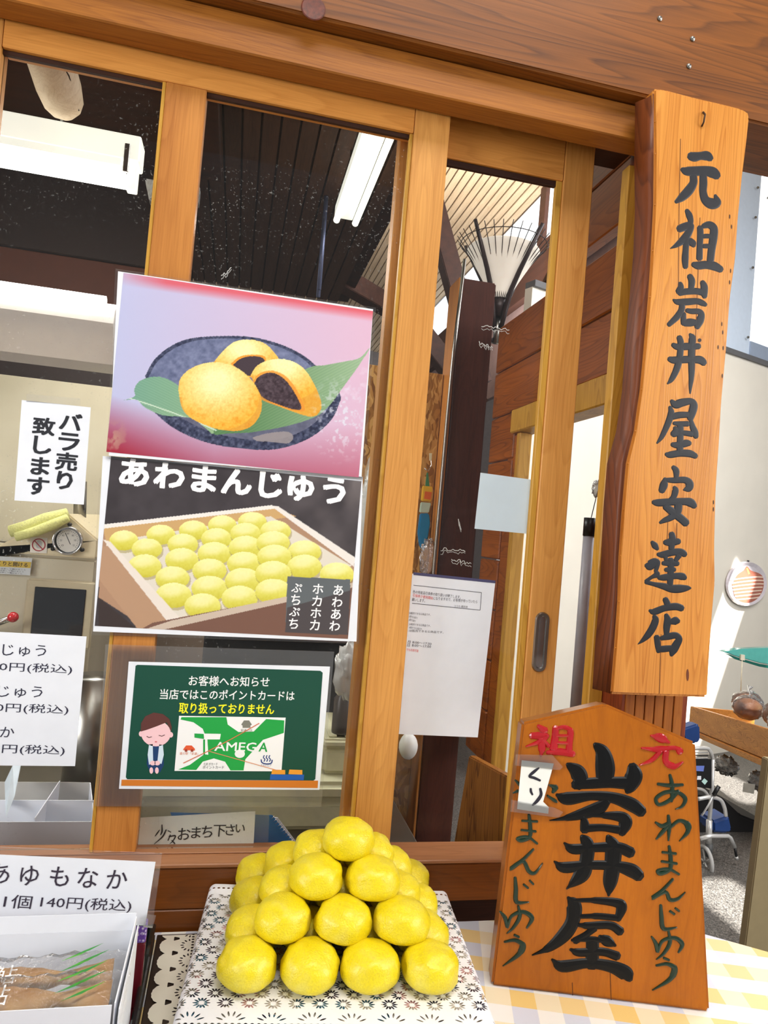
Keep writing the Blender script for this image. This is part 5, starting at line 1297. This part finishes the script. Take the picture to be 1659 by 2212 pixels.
# ---------------------------------------------------------------- hood, lamps, log
hd_ = thing('range_hood', (-.7, .75, 1.75), 'long white curved range hood lit by a tube, above the steamer', 'hood')
hx = W(252, 700, Y=.78)[0]; z_1 = W(120, 640, Y=.78)[2]; z_2 = W(120, 790, Y=.78)[2]
prof = [(.0, z_1), (-.035, z_1-.004), (-.058, z_1-.025), (-.062, z_1-.06), (-.05, (z_1+z_2)/2), (-.02, z_2+.02), (0, z_2)]
Vp = [(-1.4, .80+a, z) for a, z in prof]; prism('canopy', Vp, (hx+1.4, 0, 0), plain('white_glossy_steel', (206, 200, 194), .18, .3, noise=.02), hd_, 0)
tube('lamp_tube', [(-1.4, .722, z_1-.012), (hx-.02, .722, z_1-.012)], .014, M['tube'], hd_, 12)
# ceiling lamp of the kitchen
kl = thing('strip_light', (-.75, .7, 2.26), 'white strip light with a blazing bare tube hanging in the left pane', 'lamp')
xe = W(305, 350, Y=.7)[0]
box('body', -1.3, xe, .67, .74, 2.205, 2.268, M['whitemetal'], kl, bev=.003)
prism('reflector', [(-1.3, .655, 2.18), (-1.3, .67, 2.205), (-1.3, .74, 2.205), (-1.3, .755, 2.18)], (xe+1.3-.04, 0, 0), M['whitemetal'], kl)
tube('lamp_tube', [(-1.28, .70, 2.162), (xe-.03, .70, 2.162)], .018, M['tube'], kl, 14)
box('socket', xe-.028, xe-.004, .685, .715, 2.14, 2.204, M['whitemetal'], kl, bev=.002); box('end_clip', xe-.035, xe-.022, .66, .668, 2.17, 2.24, M['metal'], kl)
for x in (-1.0, -.5): tube('hanger_rod', [(x, .705, 2.268), (x, .705, 2.58)], .003, M['metal'], kl, 6)
# lamp reflected/behind in the right pane
zc = 2.60; e1 = W(790, 292, Z=zc); e2 = W(722, 470, Z=zc)
l2 = thing('strip_light', ((e1+e2)/2), 'twin-tube strip light under the dark slatted ceiling in the middle pane', 'lamp')
wdt = .052*1.2
box('body', min(e1[0], e2[0])+.0, e1[0]+.0+wdt, e1[1]-.3, e2[1], zc, zc+.05, M['whitemetal'], l2, bev=.003)
tm_ = plain('dim_lamp_tube', (250, 252, 236), .5, emis=(250, 252, 232, 1.3))
for dx in (.008, wdt-.008+.03): tube('lamp_tube', [(e2[0]+dx, e1[1]-.28, zc-.018), (e2[0]+dx, e2[1]-.02, zc-.018)], .013, tm_, l2, 12)
for dx in (0.01, .05): tube('hanger_rod', [(e2[0]+dx, e2[1]-.3, zc+.05), (e2[0]+dx, e2[1]-.3, 2.72)], .004, M['metal'], l2, 6)
for i, (pa, pb2) in enumerate((((716, 300), (655, 620)), ((701, 465), (678, 640)))):
    yy_ = 1.75+.16*i; A1 = W(*pa, Y=yy_); B1 = W(*pb2, Y=yy_); o = tube('conduit_pipe', [(A1[0], yy_, 2.72), (A1[0]+.004, yy_, B1[2])], .009, plain('blue_grey_pipe', (110, 118, 150), .4, .5), None, 8)
    props(o, ['left', 'right'][i]+' one of two blue-grey vertical pipes below the strip light in the middle pane', 'pipe')
# log
g1, g2 = W(100, 100, Y=.50), W(148, 258, Y=.60)
lg = thing('log_rafter', g1, 'pale peeled log end with a long crack, coming down from the kitchen roof', 'log')
ax = nz(g2-g1); P0 = g1-ax*.10
r0 = .050
obj('log_body', *tube_vf([P0, g1, g1+(g2-g1)*.55, g1+(g2-g1)*.80, g1+(g2-g1)*.93, g2], [r0*1.05, r0, r0*.98, r0*.86, r0*.6, r0*.2], 20), wood('peeled_log', (244, 226, 196), (200, 166, 120), 'z', streak=.5, rough=.6), lg, smooth=True)
s_ = nz(CAMP-(g1+g2)/2); s_ = nz(s_-(s_@ax)*ax); side_ = np.cross(ax, s_); sg_ = 1 if (side_[0] > 0) else -1
tube('crack', [g1+s_*r0*.93+sg_*side_*r0*.25, g1+(g2-g1)*.35+s_*r0*.80+sg_*side_*r0*.55, g1+(g2-g1)*.85+s_*r0*.55+sg_*side_*r0*.55], [.0015, .002, .0015], plain('crack_dark', (50, 34, 26), .9), lg, 5)
# small transparent case beside the lamp
o = slab('plastic_case', wall_plane(.75), [(312, 384), (432, 400), (428, 436), (322, 432)], .05, M['greybag'], None, bev=.004); props(o, 'small clear plastic case beside the strip light, behind the mullion', 'case')
# ---------------------------------------------------------------- lantern on the post
LC = W(1078, 655, Y=.97)
lt = thing('wall_lantern', LC, 'fan-shaped white shade uplight with dark wire ribs on the dark post', 'lamp')
s = 2.12/1500
rt, rb, hS = 82*s, 16*s, 118*s
prof = []
for k in range(12):
    q = k/11; prof.append((rb+(rt-rb)*q**1.15, q*hS))
prof += [(rt*.97, hS+.004), (rt*.90, hS-.002)]
obj('shade', *lathe_vf(prof, LC, 40), plain('frosted_shade', (236, 230, 218), .4, emis=(255, 244, 226, .28)), lt, smooth=True)
dk = plain('dark_iron', (52, 40, 40), .4, .4)
tube('collar', [LC+(0, 0, -.045), LC+(0, 0, .012)], [.020, .028], dk, lt, 16)
ringc = LC+np.array((0, 0, hS+.020)); rr_ = rt*1.28
for k in range(32):
    a = 2*math.pi*k/32; P = [LC+np.array((math.cos(a)*(rb*1.1+(rr_-rb)*q**1.35), math.sin(a)*(rb*1.1+(rr_-rb)*q**1.35), q*(hS+.034)+.004)) for q in np.linspace(0, 1, 6)]
    tube('wire_rib', P, .0014, dk, lt, 4)
tube('wire_ring', [ringc+np.array((rr_*.93*math.cos(a), rr_*.93*math.sin(a), 0)) for a in np.linspace(0, 2*math.pi, 33)], .0014, dk, lt, 5)
for a in (.5, 2.2, 3.7, 5.2):
    P = [LC+np.array((math.cos(a)*r, math.sin(a)*r, z)) for r, z in ((.016, -.085), (.028, -.03), (.044, .03), (.075, .09), (rr_*1.02, hS+.05))]
    tube('arm', P, [.008, .009, .0085, .008, .006], dk, lt, 8, False)
tube('stem', [LC+(0, 0, -.13), LC+(0, 0, -.045)], .011, M['metal'], lt, 12)
pcx = (a_[0] if (a_ := W(1008, 905, Y=.8)) is not None else 0)
tube('bracket', [LC+(0, 0, -.12), (LC[0], .98, LC[2]-.12), (pcx, .905, LC[2]-.14)], .009, dk, lt, 8)
# hanging tools on the chipboard
pt = wall_plane(.85)
hk = thing('hook', pt.wp(926, 1000), 'small steel hook with a tag on the chipboard wall, seen through the rear window', 'hook')
tube('wire', [pt.wp(928, 980, .01), pt.wp(930, 1005, .012), pt.wp(922, 1019, .014), pt.wp(914, 1012, .014)], .0022, M['chrome'], hk, 6)
slab('tag', pt, [(924, 980), (930, 980), (929, 996), (924, 996)], .001, plain('cream_tag', (230, 226, 190), .6), hk, h=.016)
tl = thing('packaged_tool', pt.wp(915, 1100), 'blue-handled tool in yellow and blue packaging hanging on the chipboard wall', 'tool')
slab('green_cord', pt, [(918, 1022), (921, 1022), (924, 1052), (915, 1052)], .003, plain('green_cord', (60, 130, 90), .6), tl, h=.02)
slab('yellow_wrapper', pt, [(909, 1050), (930, 1052), (927, 1084), (906, 1082)], .010, plain('yellow_wrapper', (232, 186, 50), .3), tl, h=.024, bev=.002)
slab('orange_patch', pt, [(913, 1062), (928, 1064), (925, 1080), (911, 1078)], .0005, plain('orange_patch', (226, 110, 50), .3), tl, h=.025)
slab('striped_band', pt, [(905, 1085), (927, 1087), (922, 1108), (902, 1107)], .009, plain('pale_blue_band', (190, 210, 190), .3), tl, h=.024, bev=.002)
slab('blue_handle', pt, [(903, 1109), (922, 1109), (925, 1130), (920, 1160), (911, 1190), (902, 1180), (898, 1150)], .012, plain('blue_handle', (24, 128, 176), .3), tl, h=.026, bev=.003)
blob('plastic_bag', pt.wp(918, 1205, .03), .025, .015, .055, M['bag'], 5, 'crumpled clear bag hanging below the blue-handled tool', 'bag', freq=4)
blob('pale_jar', W(882, 1612, Y=.45), .022, .022, .03, plain('pale_jar', (214, 214, 210), .4), 3, 'pale round jar behind the lower part of the rear window', 'jar', amp=.02)
# curved-grain wooden panel (open inner door)
dd = nz((math.sin(math.radians(-16)), math.cos(math.radians(-16)), 0)); ip = Plane(W(1087, 1672, Y=.33), dd, (0, 0, 1))
if ip.n@(CAMP-ip.p) < 0: ip = Plane(ip.p, -dd, (0, 0, 1))
o = slab('door_panel', ip, [(1012, 1632), (1100, 1680), (1030, 2700), (880, 2400)], .02, M['doorpanel'], None, bev=.003); props(o, 'low wooden panel with swirling grain standing inside the doorway', 'panel')
# long grey pole with cord
po_ = thing('grey_pole', W(1275, 1160, Y=.13), 'grey pole with a black cap hanging from a cord beside the yellow upright', 'pole')
tube('shaft', [W(1273, 1158, Y=.13), W(1236, 1640, Y=.13)], .0118, plain('grey_plastic', (176, 180, 192), .35), po_, 16)
tube('cap', [W(1276, 1119, Y=.13), W(1273, 1158, Y=.13)], .0128, M['blackplastic'], po_, 16)
tube('cord', [W(1277, 1119, Y=.13), W(1284, 1090, Y=.12), W(1291, 1062, Y=.10)], .0009, M['blackplastic'], po_, 5)
blob('crumpled_film', W(1289, 1056, Y=.10), .009, .006, .016, M['greybag'], 8, None, None, po_, .4)
# tape remains on the glass
def squig(pts, Y, w=1.6, n=14, seed=0):
    r = random.Random(seed); A = Art(wall_plane(Y), 0); (x0, y0), (x1, y1) = pts
    P = [(x0+(x1-x0)*k/n, y0+(y1-y0)*k/n+r.uniform(-4, 4)) for k in range(n+1)]; A.line(P, w, (200, 200, 196), 0); P = [(x, y+r.uniform(3, 8)) for x, y in P]; A.line(P, w*.7, (190, 190, 186), 1); return A
for k, (pts, Y, lab) in enumerate(((((1040, 703), (1100, 712)), .0565, 'white tape residue below the lantern on the rear window'), (((1035, 740), (1064, 752)), .0565, 'short tape residue streak on the upper rear window'), (((952, 1186), (1005, 1190)), .0565, 'thin scribble of tape glue above the small-print notice'),
    (((975, 1210), (1018, 1216)), .0565, 'looped scribble of tape glue just above the small-print notice'), (((478, 598), (500, 580)), .0155, 'small tape residue at the top edge of the bun photo poster'), (((990, 1120), (996, 1145)), .0565, 'small vertical tape residue on the rear window in front of the dark post'))):
    A = squig(pts, Y, seed=k); A.build('tape_residue', M['print'], None, label=lab); o = bpy.context.view_layer and COL.objects[-1]; o['category'] = 'tape'
# screws in the beam
for k, (x, y) in enumerate(((1488, 143), (1496, 84), (1425, 40))):
    P = W(x, y, Y=-.0755); o = obj('screw', *lathe_vf([(.0045, .002), (.0045, -.001), (.003, -.0022), (.001, -.0012)], (P[0], -.0755, P[2]), 10, 'y'), M['metal'], None); props(o, ['bright screw head in the beam above the name board', 'upper of two screws in line in the beam above the name board', 'faint screw near the top edge of the beam'][k], 'screw')
kn = W(677, 18, Y=-.0755); v, f = lathe_vf([(.0185, .0003), (.0185, -.0004), (.017, -.0011), (.003, -.0007)], (kn[0], -.0755, kn[2]), 30, 'y'); obj('wood_knot', v, f, plain('knot_brown', (98, 38, 16), .5, noise=.4, scale=150), bpy.data.objects['trim_1'])
# ---------------------------------------------------------------- hall on the right: crate, bread, wheelchair, wall things
cdir = nz((.25, .97, 0)); cp_ = Plane(W(1492, 1526, Y=2.55), -cdir, (0, 0, 1))
if cp_.n@(CAMP-cp_.p) < 0: cp_ = Plane(cp_.p, cdir, (0, 0, 1))
cr = thing('display_crate', cp_.wp(1600, 1620), 'varnished pine display crate full of bagged bread against the hall wall', 'crate')
slab('front_board', cp_, [(1491, 1525), (1720, 1593), (1720, 1668), (1487, 1571)], .022, M['crate'], cr, bev=.003)
slab('lower_lip', cp_, [(1487, 1573), (1720, 1670), (1720, 1686), (1489, 1584)], .045, M['crate'], cr, h=.012, bev=.003)
e0 = cp_.wp(1491, 1540); bdir = -cp_.n
P = [cp_.wp(1491, 1525, -.023), cp_.wp(1487, 1571, -.023)]
prism('end_board', [P[0], P[1], P[1]+bdir*.35, P[0]+bdir*.35], cp_.u*(.02 if (cp_.px(1600, 1560)[0] > cp_.px(1500, 1540)[0]) else -.02), M['crate'], cr, .003)
q0, q1 = cp_.wp(1489, 1571, -.023), cp_.wp(1720, 1668, -.023)
prism('crate_bottom', [q0, q1, (q1[0]+bdir[0]*.35, q1[1]+bdir[1]*.35, q0[2]), (q0[0]+bdir[0]*.35, q0[1]+bdir[1]*.35, q0[2])], (0, 0, .012), M['crate'], cr)
br = NT('brown_crust'); b_ = br.bsdf(Roughness=.5); tc = br.n('TexCoord'); nn = br.n('TexNoise', Scale=9.0, Detail=4.0); br.l(tc.outputs['Object'], nn.inputs['Vector'])
br.l(br.ramp(nn.outputs[0], [(.3, srgb(120, 68, 34)), (.55, srgb(176, 112, 62)), (.75, srgb(226, 176, 120))]), b_.inputs['Base Color'])
bdescs = ['brown loaf in a clear bag, farthest left in the pine crate', 'dark brown loaf in a clear bag, second from the left end of the crate', 'round loaf in a glinting clear bag, middle of the crate', 'pale golden loaf in a clear bag, near the right edge of the picture', 'sunlit loaf in a clear bag at the very right edge']
for k, (x, y, r) in enumerate(((1535, 1518, 30), (1563, 1530, 30), (1597, 1543, 33), (1640, 1562, 36), (1672, 1560, 38))):
    c = cp_.wp(x, y-4, -.13 if k % 2 else -.20); sc = (c[1]+1.12)/1500
    t = thing('bagged_loaf', c, bdescs[k], 'bread', 'bagged loaves in the pine crate')
    blob('loaf', c, r*sc*1.15, r*sc*1.0, r*sc*.85, br.m, k+20, None, None, t, .06, 2.0)
    blob('clear_bag', c+np.array((0, 0, .006)), r*sc*1.25, r*sc*1.12, r*sc*1.0, M['wrap'], k+30, None, None, t, .12, 3.0)
    pt_ = c+np.array((0, 0, r*sc)); tube('bag_neck', [pt_, pt_+np.array((.006, 0, .012)), pt_+np.array((.012, 0, .035))], [.006, .004, .016], M['bag'], t, 8)
# scallop plate on the wall
pp = Plane(hp.p+hp.n*.01, hp.u, hp.v); c = pp.wp(1611, 1261); a_, b2 = abs(pp.px(1568, 1261)[0]-pp.px(1655, 1261)[0])/2, .5*abs(pp.px(1611, 1213)[1]-pp.px(1611, 1310)[1])
sc = thing('scallop_plate', c, 'oval glass wall plate with a reddish striped scallop-fan pattern', 'plate')
def ov(fr, h, n=36): return [c+pp.u*a_*fr*math.cos(t)+pp.v*b2*fr*math.sin(t)+pp.n*h for t in np.linspace(0, 2*math.pi, n, False)]
V = ov(1, .004)+ov(.97, .016)+ov(.82, .006); n = 36; F = [[i, (i+1) % n, n+(i+1) % n, n+i] for i in range(n)]+[[n+i, n+(i+1) % n, 2*n+(i+1) % n, 2*n+i] for i in range(n)]+[list(range(2*n, 3*n))]
obj('glass_plate', V, F, plain('pinkish_glass', (214, 206, 212), .15, coat=.8), sc)
A = Art(pp, .0085)
A.poly([(1579, 1262), (1590, 1242), (1603, 1232), (1611, 1223), (1620, 1232), (1640, 1240), (1651, 1256), (1650, 1280), (1630, 1298), (1606, 1302), (1586, 1290)], (176, 104, 84), 1, True)
for k in range(7):
    A.line([(1575+k*2, 1253+k*7), (1600, 1249+k*7.5), (1630, 1246+k*7.5), (1651-k*2, 1247+k*7)], 2.6, (242, 218, 196), 2, True)
A.line([(1611, 1226), (1616, 1240)], 4, (206, 150, 100), 3); A.build('scallop_pattern', M['print'], sc)
tube('hanging_pin', [c+pp.v*(b2*1.02)+pp.n*.0, c+pp.v*(b2*1.02)+pp.n*.012], .006, M['blackplastic'], sc, 6)
# teal glass shelf with a hanging rod
gs = Plane(W(1600, 1420, Y=2.5), (1, 0, 0), (0, 0, 1))
g_ = thing('glass_shelf', gs.wp(1610, 1415), 'teal-edged glass shelf plate held over the bread crate', 'shelf')
slab('glass_plate', gs, [(1562, 1408), (1600, 1402), (1700, 1398), (1700, 1442), (1640, 1432), (1590, 1418)], .05, plain('teal_glass', (86, 178, 168), .1, coat=.8), g_, bev=.004)
slab('plate_edge', gs, [(1562, 1409), (1590, 1419), (1640, 1434), (1700, 1444), (1700, 1450), (1640, 1440), (1588, 1424)], .05, plain('dark_teal_edge', (20, 96, 84), .15), g_, h=.002)
slab('clip', gs, [(1598, 1413), (1606, 1414), (1606, 1426), (1597, 1425)], .012, plain('cream_clip', (226, 218, 196), .5), g_, h=.012)
tube('rod', [gs.wp(1601, 1426, .008), gs.wp(1598, 1500, .008)], .0032, plain('cream_rod', (222, 212, 184), .5), g_, 6)
# blue upright and partition
bl = slab('blue_frame_strip', wall_plane(.35), [(1466, 1505), (1480, 1506), (1365, 3070), (1351, 3070)], .02, plain('light_blue_paint', (110, 176, 226), .4), None, bev=.002); props(bl, 'narrow light blue frame strip just right of the post under the name board', 'frame')
pr_ = Plane(W(1640, 1800, Y=1.25), (1, 0, 0), (-.04, 0, 1))
pt2 = slab('partition_board', Plane(W(1640, 1800, Y=.80), (1, 0, 0), (0, 0, 1)), [(1660, 1640), (1720, 1644), (1650, 2500), (1556, 2480)], .03, plain('beige_board', (158, 142, 106), .7, noise=.04), None, bev=.003)
props(pt2, 'plain beige board at the right edge beside the wheelchair', 'board')
# shade under the crate given as a black block, with plastic bags there
lp = Plane(cp_.p-cp_.n*.30, cp_.u, cp_.v)
o = slab('shade_block', wall_plane(1.92), [(1480, 1716), (1560, 1722), (1600, 1760), (1700, 1800), (1700, 1852), (1480, 1834)], .55, M['darkvoid'], None, bev=.01); props(o, 'black block standing for the shade under the bread crate', 'box')
o = slab('wooden_case', wall_plane(1.72), [(1598, 1846), (1626, 1838), (1628, 1862), (1604, 1869)], .08, M['crate'], None, bev=.003); props(o, 'small brown wooden case on the floor by the beige board', 'case')
for k, (x, y, a1, b1) in enumerate(((1556, 1652, 24, 20), (1590, 1682, 30, 22), (1634, 1722, 38, 36), (1598, 1716, 44, 20))):
    c = cp_.wp(x, y, -.03-.10*k); s_c = (c[1]+1.12)/1500
    blob('plastic_bag', c, a1*s_c, .06, b1*s_c, M['greybag'], 40+k, ['grey plastic bag stuffed under the left end of the crate', 'grey plastic bag bulging in the middle under the crate', 'large grey plastic bag hanging down by the beige board', 'flattened grey plastic bag with a pale label under the crate'][k], 'bag', None, .42, 4.0)
lb_ = cp_.wp(1618, 1696, .03); slp = Plane(lb_, cp_.u, cp_.v); o = slab('paper_tag', slp, [(1606, 1691), (1631, 1694), (1628, 1715), (1604, 1710)], .001, plain('tag_white', (206, 204, 196), .6), None); props(o, 'white paper tag on the grey plastic bag under the crate', 'tag')
# wheelchair
YW = 1.62
wp2 = lambda x, y, d=0.0: W(x, y, Y=YW+d)
ch = thing('wheelchair', (wp2(1530, 1890)[0], YW, 0), 'folded wheelchair with silver frame and navy seat behind the orange plaque', 'wheelchair')
sil = plain('silver_frame', (206, 206, 204), .25, .4); navy = plain('navy_vinyl', (26, 62, 122), .35, coat=.3); blk = M['blackplastic']
tube('frame_tube', [wp2(x, y) for x, y in ((1480, 1618), (1522, 1616), (1534, 1622), (1540, 1640))], .0085, sil, ch, 10, True)
tube('frame_tube', [wp2(x, y) for x, y in ((1540, 1640), (1537, 1720), (1531, 1790), (1530, 1822))], .009, sil, ch, 10)
tube('frame_tube', [wp2(x, y, -.03) for x, y in ((1508, 1726), (1535, 1722), (1556, 1728), (1565, 1745), (1568, 1763))], .0085, sil, ch, 10, True)
tube('frame_tube', [wp2(x, y, .25) for x, y in ((1500, 1702), (1520, 1708), (1533, 1724))], .0085, sil, ch, 8, True)
tube('frame_tube', [wp2(x, y, -.03) for x, y in ((1512, 1812), (1535, 1806), (1573, 1806), (1578, 1810), (1587, 1830))], .009, sil, ch, 10)
tube('frame_tube', [wp2(1532, 1772, -.02), wp2(1531, 1824, -.02)], .013, sil, ch, 12)
tube('brake_lever', [wp2(1516, 1762, -.04), wp2(1530, 1740, -.04), wp2(1541, 1718, -.04)], .004, sil, ch, 8); tube('brake_grip', [wp2(1541, 1718, -.04), wp2(1553, 1698, -.04)], .009, blk, ch, 10)
bp2 = wall_plane(YW-.01)
slab('back_rest', bp2, [(1478, 1640), (1538, 1640), (1538, 1704), (1500, 1700), (1480, 1690)], .03, M['blackplastic'], ch, bev=.003)
for k in range(4): tube('strap_bar', [wp2(1480, 1619+k*6.5), wp2(1529, 1619+k*6.2)], .0028, sil if k % 2 else blk, ch, 6)
slab('data_plate', bp2, [(1500, 1654), (1521, 1654), (1519, 1666), (1500, 1665)], .001, plain('blue_white_plate', (110, 130, 210), .4), ch, h=.002)
slab('data_plate', bp2, [(1506, 1676), (1514, 1676), (1514, 1684), (1505, 1684)], .001, M['paper'], ch, h=.002); slab('data_plate', bp2, [(1521, 1681), (1528, 1687), (1522, 1695), (1515, 1688)], .001, plain('pale_mint', (190, 226, 220), .5), ch, h=.002)
slab('head_cushion', wall_plane(YW+.1), [(1474, 1575), (1508, 1564), (1513, 1568), (1514, 1600), (1505, 1607), (1480, 1605)], .06, navy, ch, bev=.01)
slab('seat_cushion', wall_plane(YW-.02), [(1541, 1775), (1576, 1763), (1583, 1795), (1575, 1801), (1541, 1799)], .10, navy, ch, bev=.01)
tube('caster_fork', [wp2(1532, 1822, -.02), wp2(1531, 1850, -.02)], [.017, .014], plain('dark_grey_plastic', (70, 72, 72), .5), ch, 12)
c = wp2(1522, 1862, -.02); rw = 36*2.72/1500
ang = np.linspace(0, 2*math.pi, 29); dv = nz((.15, .99, 0)); tube('caster_tyre', [c+dv*rw*.95*math.cos(t)+np.array((0, 0, 1))*rw*.95*math.sin(t) for t in ang], .009, plain('pale_grey_tyre', (170, 170, 168), .6), ch, 8)
for k in range(5): t = 2*math.pi*k/5; tube('spoke', [c, c+dv*rw*.9*math.cos(t)+np.array((0, 0, 1))*rw*.9*math.sin(t)], .004, sil, ch, 6)
tube('foot_post', [wp2(1587, 1830, -.03), wp2(1591, 1852, -.03)], .006, blk, ch, 8); tube('foot_tip', [wp2(1590, 1850, -.03), wp2(1592, 1856, -.03)], .008, sil, ch, 8)
